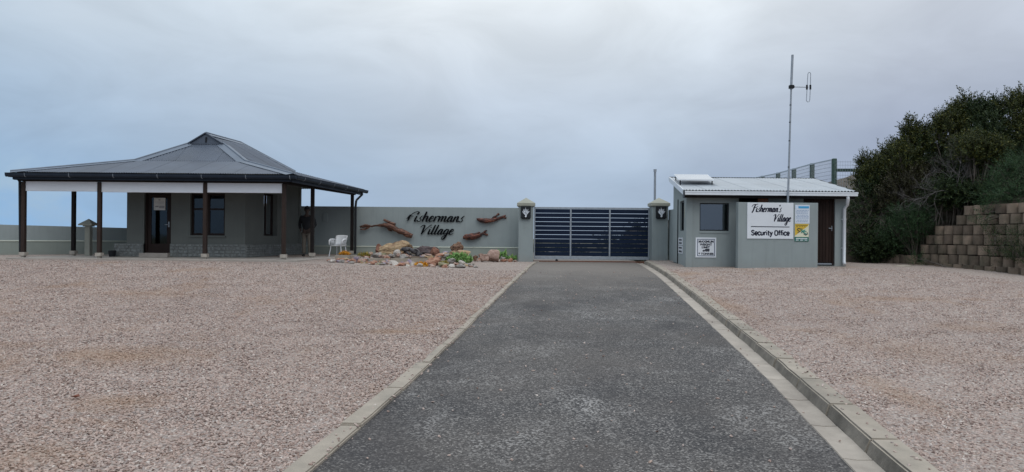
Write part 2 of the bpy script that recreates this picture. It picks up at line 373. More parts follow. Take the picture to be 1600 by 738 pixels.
def text_mesh(body, parent, name, material, origin, xdir, zdir, width, height, depth=0.004, offset=0.0, shear=0.0, align='LEFT'):
    cu = D.curves.new('txt', 'FONT'); cu.body = body; cu.size = 1.0; cu.offset = offset; cu.extrude = 0.0; cu.shear = shear
    to = D.objects.new('txt', cu); COL.objects.link(to); bpy.context.view_layer.update()
    dg = bpy.context.evaluated_depsgraph_get(); me = D.meshes.new_from_object(to.evaluated_get(dg)); D.objects.remove(to)
    n = len(me.vertices); co = np.empty(n*3); me.vertices.foreach_get('co', co); co = co.reshape(-1, 3)
    x0, x1, y0, y1 = co[:,0].min(), co[:,0].max(), co[:,1].min(), co[:,1].max()
    X, Z = Vector(xdir), Vector(zdir); N = X.cross(Z)    # faces the viewer
    out = MB(); o_ = Vector(origin)
    bm = bmesh.new(); bm.from_mesh(me); 
    ext = bmesh.ops.extrude_face_region(bm, geom=bm.faces[:]); vs = [g for g in ext['geom'] if isinstance(g, bmesh.types.BMVert)]
    for v in vs: v.co.z += 1.0
    bm.verts.ensure_lookup_table()
    off = ORG.get(parent, Vector((0,0,0)))
    for v in bm.verts:
        fx = (v.co.x-x0)/(x1-x0)*width; fz = (v.co.y-y0)/(y1-y0)*height
        v.co = o_ + X*fx + Z*fz + N*(depth*v.co.z) - off
    bmesh.ops.recalc_face_normals(bm, faces=bm.faces)
    m2 = D.meshes.new(name); bm.to_mesh(m2); bm.free(); m2.materials.append(material); D.meshes.remove(me)
    o = D.objects.new(name, m2); link(o, parent); ORG[o] = off; return o

# ------------------------------------------------------------------ ground shape
def lerp_tab(tab, y):
    if y <= tab[0][0]:
        (a, b), (c, d) = tab[0], tab[1]; return b + (y-a)*(d-b)/(c-a)
    for (a, b), (c, d) in zip(tab, tab[1:]):
        if y <= c: return b + (y-a)*(d-b)/(c-a)
    (a, b), (c, d) = tab[-2], tab[-1]; return d + (y-c)*(d-b)/(c-a)
LT = [(5.5, -1.28), (7.8, -.985), (10.96, -.65), (15.2, -.21), (20, .30), (25.6, .83)]
RT = [(5.5, 2.47), (7.8, 2.775), (10.96, 3.12), (15.2, 3.57), (20, 4.06), (25.6, 4.56)]
def L(y): return lerp_tab(LT, y)
def R(y): return lerp_tab(RT, y)
def sm(a, b, x):
    t_ = max(0.0, min(1.0, (x-a)/(b-a))); return t_*t_*(3-2*t_)
def rz(y):
    if y < 0: return 0.0365*y*max(0, 1+y/60) if y > -30 else -0.55
    if y < 18: return .0365*y
    if y < 27: return .657 + .0365*(y-18) - .0365*(y-18)**2/18*1.0*0.97
    return .657 + .0365*9 - .0365*4.5*.97
def gz(x, y):
    z = rz(y); far = sm(6, 20, y)*(1-sm(30, 40, y)*0.0)
    if x < L(y): z += .19*sm(0, 9, L(y)-x)*far
    elif x > R(y): z += .085 + .07*sm(0, 5, x-R(y))*far
    return z
def grid(name, rows, m_, fn_x0, fn_x1, nu, zf, kind='structure', power=1.0):
    mb = MB(); vs = []; nu1 = nu+1
    for y in rows:
        a, b = fn_x0(y), fn_x1(y)
        for i in range(nu1):
            t_ = (i/nu)**power; x = a + (b-a)*t_; vs.append((x, y, zf(x, y)))
    fs = [(r*nu1+i, r*nu1+i+1, (r+1)*nu1+i+1, (r+1)*nu1+i) for r in range(len(rows)-1) for i in range(nu)]
    mb.add(vs, fs); o = mb.build(name, m_, smooth=True); fixn(o)
    if o.data.polygons[0].normal.z < 0: o.data.flip_normals()
    return tag(o, kind=kind)
ROWS = [-30, -20, -14, -9, -5, -2] + [i*0.5 for i in range(0, 58)]
def und(x, y, a=.02): return a*mnoise.noise(Vector((x*.7, y*.7, 0))) + a*.5*mnoise.noise(Vector((x*2, y*2, 3)))
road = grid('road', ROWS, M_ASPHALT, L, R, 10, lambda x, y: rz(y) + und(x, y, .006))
road2 = grid('driveway_beyond_gate', [28.5+i*2 for i in range(12)], M_ASPHALT, lambda y: .9, lambda y: 5.0, 4, lambda x, y: rz(y)-.002)
gl = grid('gravel_lot_left', ROWS, M_GRAVEL, lambda y: L(y)-.10, lambda y: -45, 70, lambda x, y: gz(x, y)+und(x, y)-.004, power=1.7)
gr = grid('gravel_lot_right', ROWS, M_GRAVEL, lambda y: R(y)+.42, lambda y: 17.5, 40, lambda x, y: gz(x, y)+und(x, y), power=1.3)
tag(gl, 'pink and grey crushed stone parking area left of the driveway'); tag(gr, 'pink and grey crushed stone parking area right of the kerb')
tag(road, 'worn dark asphalt driveway leading up to the gate')
# land all round, out to the horizon
mbg = MB()
def land(x, y):
    r = sqrt(x*x+y*y)
    z = gz(max(-40, min(16, x)), max(-25, min(40, y))) - .12
    return z - 8*sm(60, 1500, r) - .6*sm(32, 60, y)
xs = [-2600, -1200, -500, -200, -100, -60, -45, -35, -25, -15, -8, -4, 0, 4, 8, 12, 17, 25, 35, 60, 100, 200, 500, 1200, 2600]
ys = [-2600, -1200, -500, -200, -100, -60, -30, -20, -10, 0, 5, 10, 15, 20, 25, 28.4, 32, 38, 50, 80, 150, 300, 700, 1500, 2600]
vs = [(x, y, land(x, y)) for y in ys for x in xs]; nx = len(xs)
mbg.add(vs, [(j*nx+i, j*nx+i+1, (j+1)*nx+i+1, (j+1)*nx+i) for j in range(len(ys)-1) for i in range(nx-1)])
tag(mbg.build('ground', M_SCRUBLAND, smooth=True), kind='structure')
# hillside on the right
def hx0(y): return 11.3 if y > 26 else (11.3 + (26-y)*1.55 if y > 24.2 else 14.25)
def hill(x, y):
    d = x - hx0(y); wall = sm(25.0, 23.8, y)
    g_ = gz(min(x, 15), min(y, 27))-.1
    if d < 0: return g_
    steep = 2.2*sm(0, 1.9, d)*(1-wall) + wall*(2.25*sm(0.62, .9, d))
    return g_ + steep + .34*max(0, d-.9)*(1-.5*sm(8, 20, d)) - 1.2*sm(36, 60, y)*sm(0, 3, d) + .12*mnoise.noise(Vector((x, y, 1)))
hy = [12+i*.5 for i in range(60)] + [44, 50, 60, 80]
tag(grid('hillside', hy, M_HILL, lambda y: hx0(y)+.02, lambda y: 60, 60, hill, power=1.8), 'steep planted bank rising behind the block wall', kind='structure')

# loose gravel stones (instanced)
def pebbles(nm, label, ranges, dn, df, zoff=-.002):
    mb = MB(); rows = []
    def cells(x0f, x1f):
        y = 4.0
        while y < 21.5:
            st = .45; xm = .72*y+.6
            a, b = x0f(y), x1f(y)
            a2, b2 = max(a, -xm), min(b, xm)
            if b2 > a2:
                n = max(1, int((b2-a2)/.45))
                for i in range(n):
                    p0, p1 = a2+(b2-a2)*i/n, a2+(b2-a2)*(i+1)/n
                    q = [(p0, y), (p1, y), (p1, y+st), (p0, y+st)]
                    mb.add([(x, yy, (gz(x, yy)+und(x, yy) if zoff < 0 else rz(yy)+zoff)) for x, yy in q], [(0,1,2,3)])
            y += st
    for a_, b_ in ranges: cells(a_, b_)
    o = mb.build(nm, M_PEBBLE); tag(o, label, None, None, 'stuff')
    ng = D.node_groups.new('scatter', 'GeometryNodeTree'); ng.interface.new_socket('Geometry', in_out='INPUT', socket_type='NodeSocketGeometry'); ng.interface.new_socket('Geometry', in_out='OUTPUT', socket_type='NodeSocketGeometry')
    t = NT(ng); gi = t.add('NodeGroupInput'); go = t.add('NodeGroupOutput')
    pos = t.add('GeometryNodeInputPosition').outputs[0]; y = t.add('ShaderNodeSeparateXYZ', {0: pos}).outputs[1]
    dens = t.mapr(y, 5.0, 21.0, dn, df)
    dp = t.add('GeometryNodeDistributePointsOnFaces', {'Mesh': gi.outputs[0], 'Density': dens, 'Seed': 3})
    joins = t.add('GeometryNodeJoinGeometry')
    for k in range(4):
        ico = t.add('GeometryNodeMeshIcoSphere', {'Radius': 1.0, 'Subdivisions': 2 if k < 2 else 1})
        ns = t.add('ShaderNodeTexNoise', {'Scale': 0.9, 'Detail': 1.0}, noise_dimensions='4D'); ns.inputs['W'].default_value = 3.7*k+1
        off = t.add('ShaderNodeVectorMath', {0: ns.outputs['Color'], 1: (.5, .5, .5)}, operation='SUBTRACT').outputs[0]
        off = t.add('ShaderNodeVectorMath', {0: off, 'Scale': 2.2}, operation='SCALE').outputs[0]
        sp_ = t.add('GeometryNodeSetPosition', {'Geometry': ico.outputs[0], 'Offset': off})
        ss = t.add('GeometryNodeSetShadeSmooth', {'Geometry': sp_.outputs[0], 'Shade Smooth': False})
        gi2 = t.add('GeometryNodeGeometryToInstance', {0: ss.outputs[0]}); t.l.new(gi2.outputs[0], joins.inputs[0])
    rs = t.add('FunctionNodeRandomValue', data_type='FLOAT_VECTOR'); rs.inputs[0].default_value = (.007, .006, .004); rs.inputs[1].default_value = (.0175, .0135, .010)
    sc_ = t.add('ShaderNodeVectorMath', {0: rs.outputs[0], 'Scale': t.mapr(y, 6, 21, 1.0, 1.3)}, operation='SCALE').outputs[0]
    rr = t.add('FunctionNodeRandomValue', data_type='FLOAT_VECTOR'); rr.inputs[0].default_value = (-.6, -.6, 0); rr.inputs[1].default_value = (.6, .6, 6.28)
    iop = t.add('GeometryNodeInstanceOnPoints', {'Points': dp.outputs['Points'], 'Instance': joins.outputs[0], 'Pick Instance': True, 'Rotation': rr.outputs[0], 'Scale': sc_})
    sm_ = t.add('GeometryNodeSetMaterial', {'Geometry': iop.outputs[0], 'Material': M_PEBBLE})
    t.l.new(sm_.outputs[0], go.inputs[0])
    md = o.modifiers.new('scatter', 'NODES'); md.node_group = ng
pebbles('gravel_stones', 'loose crushed pink and grey stones lying over the parking area', [(lambda y: -100, lambda y: L(y)-.12), (lambda y: R(y)+.45, lambda y: 12.5)], 1600.0, 190.0)
pebbles('stray_stones', 'stray chips of gravel spilled along the edges of the driveway', [(lambda y: L(y)-.2, lambda y: L(y)+.12)], 60.0, 30.0, .034)
pebbles('stray_stones', 'few stray chips of gravel lying on the asphalt and in the gutter', [(lambda y: L(y)+.12, lambda y: R(y)+.19)], 5.0, 2.0, .006)
pebbles('stray_stones', 'stray chips of gravel on top of the right kerb', [(lambda y: R(y)+.34, lambda y: R(y)+.46)], 90.0, 40.0, .108)

# ------------------------------------------------------------------ kerbs
M_KERBFACE = simple('kerb_shaded_grimy_face', (0.19, 0.168, 0.14), 0.95, 0.3, 6, 0.5, 60, dirt=((0.07, 0.062, 0.05), 0.7))  # grime plus the shade of the upright face, both put into the colour
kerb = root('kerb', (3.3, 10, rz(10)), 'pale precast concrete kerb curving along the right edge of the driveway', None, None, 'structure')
chan = root('gutter_channel', (3.0, 10, rz(10)), 'flat concrete drainage channel between asphalt and kerb', None, None, 'structure')
edging = root('edging', (-1, 10, rz(10)), 'flush concrete edging strip along the left of the driveway', None, None, 'structure')
def seg(parent, name, m_, y0, y1, xf0, xf1, prof, jit=0.008, bw=.012):
    # prof: list of (t across, z above road)
    mb = MB(); c = []
    j = [random.uniform(-jit, jit) for _ in range(4)]
    for (y, ja, jz) in ((y0, j[0], j[1]), (y1, j[2], j[3])):
        a, b = xf0(y)+ja, xf1(y)+ja
        for t_, z in prof: c.append((a+(b-a)*t_, y, rz(y)+z+jz*.6))
    k = len(prof)
    mb.add(c, [tuple(range(k)), tuple(reversed(range(k, 2*k)))] + [(i, i+k, (i+1) % k+k, (i+1) % k) for i in range(k)])
    o = mb.build(name, m_, parent)
    bm = bmesh.new(); bm.from_mesh(o.data); bmesh.ops.recalc_face_normals(bm, faces=bm.faces)
    bmesh.ops.subdivide_edges(bm, edges=[e for e in bm.edges if abs(e.verts[0].co.y-e.verts[1].co.y) > .3], cuts=3)
    bmesh.ops.bevel(bm, geom=[e for e in bm.edges if e.is_boundary or e.calc_face_angle(0) > .5], offset=bw, segments=2, affect='EDGES')
    for v in bm.verts:
        p_ = v.co*14; v.co += Vector((mnoise.noise(p_), mnoise.noise(p_+Vector((9,1,2))), mnoise.noise(p_+Vector((3,7,2)))))*.006
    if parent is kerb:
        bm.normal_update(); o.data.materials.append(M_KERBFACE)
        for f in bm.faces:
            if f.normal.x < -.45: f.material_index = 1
    bm.to_mesh(o.data); bm.free(); return o
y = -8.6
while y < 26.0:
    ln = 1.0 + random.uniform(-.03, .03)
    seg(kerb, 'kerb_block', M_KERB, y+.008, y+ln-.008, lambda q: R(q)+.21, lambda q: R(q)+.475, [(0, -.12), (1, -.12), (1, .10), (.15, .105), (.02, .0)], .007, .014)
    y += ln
y = -8.2
while y < 26.2:
    ln = .8 + random.uniform(-.05, .05)
    seg(chan, 'channel_slab', M_GUTTERC, y+.004, y+ln-.004, lambda q: R(q)-.005, lambda q: R(q)+.222, [(0, -.1), (1, -.1), (1, -.002), (.5, -.006), (0, .006)], .003, .005)
    y += ln
y = -8.45
while y < 26.3:
    ln = 1.2 + random.uniform(-.12, .12)
    wd = .17 if y < 7.6 else .10
    seg(edging, 'edging_block', M_KERB, y+.01, y+ln-.01, lambda q, w_=wd: L(q)-w_, lambda q: L(q)+.006, [(0, -.12), (1, -.12), (1, .03), (0, .034)], .014, .012)
    y += ln

# ------------------------------------------------------------------ walls with openings
def wall_mesh(a, b, z0, z1, thick, holes, mb=None, mi=0):
    """wall from a to b (2D), thickness to the far side; holes = (u0,u1,z0,z1) in metres from a."""
    mb = mb or MB(); a2, b2 = Vector((a[0], a[1])), Vector((b[0], b[1])); ln = (b2-a2).length; d = (b2-a2)/ln; n = Vector((-d.y, d.x))*thick
    us = sorted({0, ln, *[h[0] for h in holes], *[h[1] for h in holes]}); zs = sorted({z0, z1, *[h[2] for h in holes], *[h[3] for h in holes]})
    def solid(i, j):
        if i < 0 or j < 0 or i >= len(us)-1 or j >= len(zs)-1: return False
        uc, zc = (us[i]+us[i+1])/2, (zs[j]+zs[j+1])/2
        return not any(h[0] < uc < h[1] and h[2] < zc < h[3] for h in holes)
    def pt(u, z, k): q = a2+d*u+n*k; return (q.x, q.y, z)
    for i in range(len(us)-1):
        for j in range(len(zs)-1):
            if not solid(i, j): continue
            u0, u1, w0, w1 = us[i], us[i+1], zs[j], zs[j+1]
            mb.add([pt(u0,w0,0), pt(u1,w0,0), pt(u1,w1,0), pt(u0,w1,0)], [(0,1,2,3)], mi)
            mb.add([pt(u0,w0,1), pt(u1,w0,1), pt(u1,w1,1), pt(u0,w1,1)], [(3,2,1,0)], mi)
            if not solid(i-1, j): mb.add([pt(u0,w0,0), pt(u0,w1,0), pt(u0,w1,1), pt(u0,w0,1)], [(0,1,2,3)], mi)
            if not solid(i+1, j): mb.add([pt(u1,w0,0), pt(u1,w0,1), pt(u1,w1,1), pt(u1,w1,0)], [(0,1,2,3)], mi)
            if not solid(i, j-1): mb.add([pt(u0,w0,0), pt(u0,w0,1), pt(u1,w0,1), pt(u1,w0,0)], [(0,1,2,3)], mi)
            if not solid(i, j+1): mb.add([pt(u0,w1,0), pt(u1,w1,0), pt(u1,w1,1), pt(u0,w1,1)], [(0,1,2,3)], mi)
    return mb

def corrugate(parent, poly, eave, m_, name='roof_sheet', pitch=.076, amp=.011, nwave=9, lap=.0, start=0.0):
    """poly: planar 3D polygon; eave: (p,q) eave line direction; sheets of nwave corrugations each."""
    poly = [Vector(p) for p in poly]; u = (Vector(eave[1])-Vector(eave[0])).normalized()
    n = Vector((0,0,0))
    for i in range(1, len(poly)-1): n += (poly[i]-poly[0]).cross(poly[i+1]-poly[0])
    n.normalize()
    if n.z < 0: n = -n
    v = n.cross(u).normalized()
    if v.z < 0: v = -v
    o = Vector(eave[0]); q = [((p-o).dot(u), (p-o).dot(v)) for p in poly]
    umin, umax = min(a for a, b in q), max(a for a, b in q)
    def span(uu):
        hits = []
        for (a, b), (c, d_) in zip(q, q[1:]+q[:1]):
            if (a <= uu <= c) or (c <= uu <= a):
                if abs(c-a) < 1e-9: hits += [b, d_]
                else: hits.append(b+(uu-a)*(d_-b)/(c-a))
        return (min(hits), max(hits)) if hits else None
    per = 4; step = pitch/per; k0 = 0; cols = []
    nn = int((umax-umin)/step)
    us = [umin+1e-5+i*step for i in range(nn+1)] + [umax-1e-5]
    chunk = nwave*per; i = 0; objs = []
    while i < len(us)-1:
        j = min(i+chunk, len(us)-1); mb = MB(); vs = []; ok = 0
        if len(us)-1-j < per: j = len(us)-1
        last = None; lift = .003*((i//chunk) % 2)
        idx = []
        for k in range(i, j+1):
            s_ = span(us[k])
            if s_ is None: continue
            h = amp*cos(2*pi*us[k]/pitch) + lift
            idx.append(len(vs)); vs += [o+u*us[k]+v*s_[0]+n*h, o+u*us[k]+v*s_[1]+n*h]
        fs = [(a, a+2, a+3, a+1) for a in idx[:-1]]
        mb.add(vs, fs)
        if fs:
            ob = mb.build(name, m_, parent, smooth=True); fixn(ob); objs.append(ob)
        i = j
    return objs
def flashing(parent, pts, width, lift, normals=None, name='hip_cap', roll=.03, m_=None):
    m_ = m_ or M_FLASH
    pts = [Vector(p) for p in pts]
    for a, b in zip(pts, pts[1:]): pass
    mb = MB()
    for i, (a, b) in enumerate(zip(pts, pts[1:])):
        n1_, n2_ = normals[i]; d = (b-a).normalized()
        for n_, sgn in ((n1_, 1), (n2_, -1)):
            n_ = Vector(n_).normalized(); s_ = d.cross(n_).normalized()*sgn
            up_ = n_*lift
            mb.prism([a+up_, b+up_, b+s_*width+up_, a+s_*width+up_], n_, .006)
        mb.tube([a+Vector((0,0,lift+.01)), b+Vector((0,0,lift+.01))], roll, 8)
    o = mb.build(name, m_, parent); return o
def pnorm(*p):
    n = (Vector(p[1])-Vector(p[0])).cross(Vector(p[2])-Vector(p[0])).normalized(); return n if n.z > 0 else -n

# ================================================================== THE VERANDA HOUSE (left)
H = root('veranda_house', (-11, 24, .95), 'low grey plastered building with slate grey corrugated hipped roof and open timber veranda', 'building')
FZ = 1.0
slab = MB(); slab.hexa([(-15.6,22.08,.5),(-6.62,22.08,.5),(-5.72,28.38,.5),(-14.7,28.38,.5),(-15.6,22.08,FZ),(-6.62,22.08,FZ),(-5.72,28.38,FZ),(-14.7,28.38,FZ)])
bevel(slab.build('veranda_floor', M_SLAB, H), .012)
HW = 3.95
fa = (-12.9, 24.0); fb = (-8.94, 24.0); fc = (-8.34, 28.36); fd = (-12.3, 28.36)
def ux(px, Y=24.0): return P(px, 369, Y).x
d0, d1 = ux(225)-fa[0], ux(267)-fa[0]; w0_, w1_ = ux(297)-fa[0], ux(351)-fa[0]
zt = P(250, 300, 24).z; ztw = P(320, 302, 24).z; zbw = P(320, 368, 24).z; zd = P(250, 396, 24).z
wmb = wall_mesh(fa, fb, FZ, HW, .25, [(d0, d1, FZ, zt+.02), (w0_, w1_, zbw, ztw)])
# right side wall with tall narrow window
sv = Vector((fc[0]-fb[0], fc[1]-fb[1])); sl_ = sv.length
def side_u(px):   # distance along right wall for a pixel column
    k = (px-800)/F; # x = fb0 + d.x u ; y = 24 + d.y u ; x = k*y
    dx, dy = sv.x/sl_, sv.y/sl_
    return (k*24 - fb[0])/(dx - k*dy)
s0, s1 = side_u(412), side_u(433)
wall_mesh(fb, fc, FZ, HW, .25, [(s0, s1, zbw, ztw+.1)], wmb)
wall_mesh(fc, fd, FZ, HW, .25, [], wmb); wall_mesh(fd, (fa[0]+.012, fa[1]+.09), FZ, HW, .25, [], wmb)
wmb.build('wall', M_HOUSE_SHADED, H)
MB().box(-12.6, -8.9, 24.3, 28.1, FZ+.01, FZ+.03).build('room_floor', M_ROOM, H)
# stone plinth
pm = MB(); pt_ = 1.0+.44
for (a, b) in ((( -13.28, 23.93), (fa[0]+d0-.0, 23.93)), ((fa[0]+d1, 23.93), (fb[0]+.07, 23.93)), ((fb[0]+.07, 23.93), (fc[0]+.07, 28.36))):
    wall_mesh(a, b, FZ, pt_, .2 if a[1] == b[1] else .1, [], pm)
pl = pm.build('plinth', M_MORTAR, H)
st = MB()
def stones(a, b, n_):
    a, b = Vector((*a, 0)), Vector((*b, 0)); ln = (b-a).length; d = (b-a).normalized(); nn = Vector(n_)
    z = FZ+.01
    while z < pt_-.04:
        h = min(random.uniform(.07, .12), pt_-.008-z); u = 0
        while u < ln-.03:
            w_ = min(random.uniform(.10, .26), ln-u); c = []
            for (uu, zz) in ((u+.008, z+.006), (u+w_-.008, z+.006), (u+w_-.008, z+h-.006), (u+.008, z+h-.006)):
                c.append(a+d*(uu+random.uniform(-.012, .012))+Vector((0, 0, zz+random.uniform(-.01, .01))))
            t_ = random.uniform(.008, .03); cen = sum(c, Vector())/4
            f = [cen+(p-cen)*.72+nn*t_ for p in c]
            st.add([p - nn*.01 for p in c]+f, [(4,5,6,7),(0,1,5,4),(1,2,6,5),(2,3,7,6),(3,0,4,7)])
            u += w_
        z += h
stones((-13.28, 23.93), (fa[0]+d0, 23.93), (0,-1,0)); stones((fa[0]+d1, 23.93), (fb[0]+.07, 23.93), (0,-1,0))
sn = Vector((sv.y, -sv.x, 0)).normalized(); stones((fb[0]+.07, 23.93), (fc[0]+.07, 28.36), sn)
so_ = st.build('plinth_stone', M_ROCKPLINTH, pl); so_['kind'] = 'stuff'; fixn(so_)

def frame_rect(mb, o, X, Z, N, w_, h_, t_, dep, skip_bottom=False):
    o, X, Z, N = Vector(o), Vector(X), Vector(Z), Vector(N)
    def bx(u0, u1, z0, z1): mb.prism([o+X*u0+Z*z0, o+X*u1+Z*z0, o+X*u1+Z*z1, o+X*u0+Z*z1], -N, dep)
    bx(0, t_, 0, h_); bx(w_-t_, w_, 0, h_); bx(t_, w_-t_, h_-t_, h_)
    if not skip_bottom: bx(t_, w_-t_, 0, t_)
# door
dx0, dx1 = fa[0]+d0, fa[0]+d1; dw = dx1-dx0
MB().box(dx0-.02, dx1+.02, 23.72, 24.24, FZ-.0+.002, FZ+.13).build('door_step', M_SLAB, H)
dr = MB(); frame_rect(dr, (dx0, 24.08, FZ+.13), (1,0,0), (0,0,1), (0,-1,0), dw, zt-FZ-.13, .07, .1)
door = MB(); dz0 = FZ+.14
frame_rect(door, (dx0+.075, 24.11, dz0), (1,0,0), (0,0,1), (0,-1,0), dw-.15, zt-.07-dz0-.01, .11, .045)
door.box(dx0+.185, dx1-.185, 24.11, 24.155, dz0+.11, dz0+.30)
dr.build('door_frame', M_FRAME, H); dob = fixn(door.build('door', M_FRAME, H))
MB().box(dx0+.185, dx1-.185, 24.128, 24.134, dz0+.30, zt-.19).build('pane', M_GLASS, dob)
hb = MB(); hb.box(dx1-.14, dx1-.10, 24.095, 24.11, 2.0, 2.18); hb.tube([(dx1-.12, 24.06, 2.08), (dx1-.24, 24.06, 2.08)], .012); hb.tube([(dx1-.12, 24.11, 2.08), (dx1-.12, 24.06, 2.08)], .012)
hb.build('door_handle', M_GALV, dob)
# window
wx0, wx1 = fa[0]+w0_, fa[0]+w1_; wf = MB()
frame_rect(wf, (wx0, 24.10, zbw), (1,0,0), (0,0,1), (0,-1,0), wx1-wx0, ztw-zbw, .07, .06)
mx = (wx0+wx1)/2; trans = P(320, 327, 24.1).z
wf.box(mx-.035, mx+.035, 24.10, 24.16, zbw+.07, ztw-.07)
wf.box(wx0+.07, mx-.035, 24.105, 24.155, trans-.03, trans+.03); wf.box(mx+.035, wx1-.07, 24.105, 24.155, trans-.03, trans+.03)
wino = fixn(wf.build('window', M_FRAME, H))
for (a, b) in ((wx0+.07, mx-.035), (mx+.035, wx1-.07)):
    for (c, e) in ((zbw+.07, trans-.03), (trans+.03, ztw-.07)): MB().box(a, b, 24.128, 24.134, c, e).build('pane', M_GLASS, wino)
MB().prism([(wx0-.04, 23.94, zbw-.06), (wx1+.04, 23.94, zbw-.06), (wx1+.04, 23.94, zbw-.015), (wx0-.04, 23.94, zbw-.001)], (0,1,0), .16).build('sill', M_HOUSE_SHADED, wino)
cur = MB()
for k in range(14):
    x0 = wx1-.12-k*.03; zz = zbw+.75-k*.055
    cur.add([(x0, 24.2+.02*(k % 2), zz), (x0-.03, 24.2+.02*((k+1) % 2), zz-.05), (x0-.03, 24.2+.02*((k+1) % 2), trans+.9), (x0, 24.2+.02*(k % 2), trans+.9)], [(0,1,2,3)])
cur.build('curtain', simple('curtain_cloth', (.55,.56,.58), .9), wino)
# side window
sd2 = Vector((sv.x/sl_, sv.y/sl_, 0)); so0 = Vector((*fb, 0))+sd2*s0 - sn*.18; so0.z = zbw
sw = MB(); frame_rect(sw, so0, sd2, (0,0,1), sn, s1-s0, ztw+.1-zbw, .06, .06)
mid = (s1-s0)/2; sw.prism([so0+sd2*(mid-.03)+Vector((0,0,.06)), so0+sd2*(mid+.03)+Vector((0,0,.06)), so0+sd2*(mid+.03)+Vector((0,0,ztw+.04-zbw)), so0+sd2*(mid-.03)+Vector((0,0,ztw+.04-zbw))], -sn, .05)
swo = fixn(sw.build('window', M_FRAME, H))
for (a, b) in ((.06, mid-.03), (mid+.03, s1-s0-.06)):
    q0 = so0 - sn*.03; MB().prism([q0+sd2*a+Vector((0,0,.06)), q0+sd2*b+Vector((0,0,.06)), q0+sd2*b+Vector((0,0,ztw+.04-zbw)), q0+sd2*a+Vector((0,0,ztw+.04-zbw))], -sn, .006).build('pane', M_GLASS, swo)
# posts, feet, beams, blinds
def post(px, Y, x=None, t_=.115, top=3.36):
    x = P(px, 369, Y).x if x is None else x
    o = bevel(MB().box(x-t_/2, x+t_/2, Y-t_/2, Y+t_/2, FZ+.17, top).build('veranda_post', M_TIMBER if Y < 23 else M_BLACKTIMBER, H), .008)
    f = MB(); f.box(x-.09, x+.09, Y-.09, Y+.09, FZ+.06, FZ+.168); f.box(x-.05, x+.05, Y-.05, Y+.05, FZ-.02, FZ+.06)
    f.build('post_foot', M_FOOT, o); return x
PXS = [post(p, 22.3) for p in (37, 155.5, 320.5, 443.5)]
post(115, 24.4); post(488, 24.4); xb = post(550, 28.1); post(0, 28.1, -14.45)
bm_ = MB(); bm_.box(-15.27, -7.0, 22.22, 22.38, 3.37, 3.52)
bm_.build('veranda_beam', M_BLACKTIMBER, H)
for (a, b) in (((-7.08, 22.4), (-6.25, 28.3)), ((-15.2, 22.4), (-14.4, 28.3))):
    MB().beam((*a, 3.44), (*b, 3.44), .14, .16).build('veranda_beam', M_BLACKTIMBER, H)
for (xa, xc, pa, pb) in ((PXS[0], PXS[1], 281, 298.5), (PXS[1], PXS[2], 281.5, 300.5), (PXS[2], PXS[3], 283, 301)):
    za = P(180, pa, 22.3).z; z_b = P((xa/22.3*F+800+xc/22.3*F+800)/2, pb, 22.3).z
    bl = MB(); bl.box(xa+.06, xc-.06, 22.285, 22.305, z_b, 3.37); bl.tube([(xa+.06, 22.295, z_b+.005), (xc-.06, 22.295, z_b+.005)], .018, 8)
    bl.build('rolled_blind', M_BLIND, H)
# roof
EZ = 3.64
A = (-15.42,22.0,EZ); B = (-6.74,22.0,EZ); C_ = (-6.02,29.2,EZ); D_ = (-14.7,29.2,EZ)
a_ = (-12.66,24.0,4.22); b_ = (-8.95,24.0,4.22); c_ = (-8.45,27.9,4.22); d_ = (-12.16,27.9,4.22)
R1 = (-10.73,25.1,5.3); R2 = (-10.48,27.6,5.3); G1 = (-11.33,25.1,4.94); G2 = (-10.13,25.1,4.94)
corrugate(H, [A,B,b_,a_], (A,B), M_ROOFDARK); corrugate(H, [B,C_,c_,b_], (B,C_), M_ROOFDARK)
corrugate(H, [D_,A,a_,d_], (A,D_), M_ROOFDARK); corrugate(H, [C_,D_,d_,c_], (D_,C_), M_ROOFDARK)
corrugate(H, [a_,b_,G2,G1], (a_,b_), M_ROOFDARK); corrugate(H, [b_,c_,R2,R1,G2], (b_,c_), M_ROOFDARK)
corrugate(H, [d_,a_,G1,R1,R2], (a_,d_), M_ROOFDARK); corrugate(H, [c_,d_,R2], (d_,c_), M_ROOFDARK)
gb = MB(); gb.prism([Vector(G1)+Vector((.03,-.06,-.02)), Vector(G2)+Vector((-.03,-.06,-.02)), Vector(R1)+Vector((0,-.06,-.03))], (0,1,0), .04)
gb.tube([Vector(G1)+Vector((0,-.09,0)), Vector(R1)+Vector((0,-.09,.01)), Vector(G2)+Vector((0,-.09,0))], .028, 6)
gab = gb.build('gablet', M_ROOFDARK, H)
MB().tube([(-10.72,25.035,4.98),(-10.70,25.02,5.16)], .03, 6).build('gablet_vent', M_DARKMETAL, gab)
nf, nr, nl, nb_ = pnorm(A,B,b_), pnorm(B,C_,c_), pnorm(A,a_,d_), pnorm(C_,D_,d_)
uf, ur, ul, ub = pnorm(a_,b_,G2), pnorm(b_,c_,R2), pnorm(a_,G1,R2), pnorm(c_,d_,R2)
flashing(H, [B, b_, G2], .24, .016, [(nr, nf), (ur, uf)])
flashing(H, [A, a_, G1], .24, .016, [(nf, nl), (uf, ul)])
flashing(H, [c_, R2], .2, .016, [(ub, ur)])
flashing(H, [R1, R2], .22, .016, [(ur, ul)], 'ridge_cap')
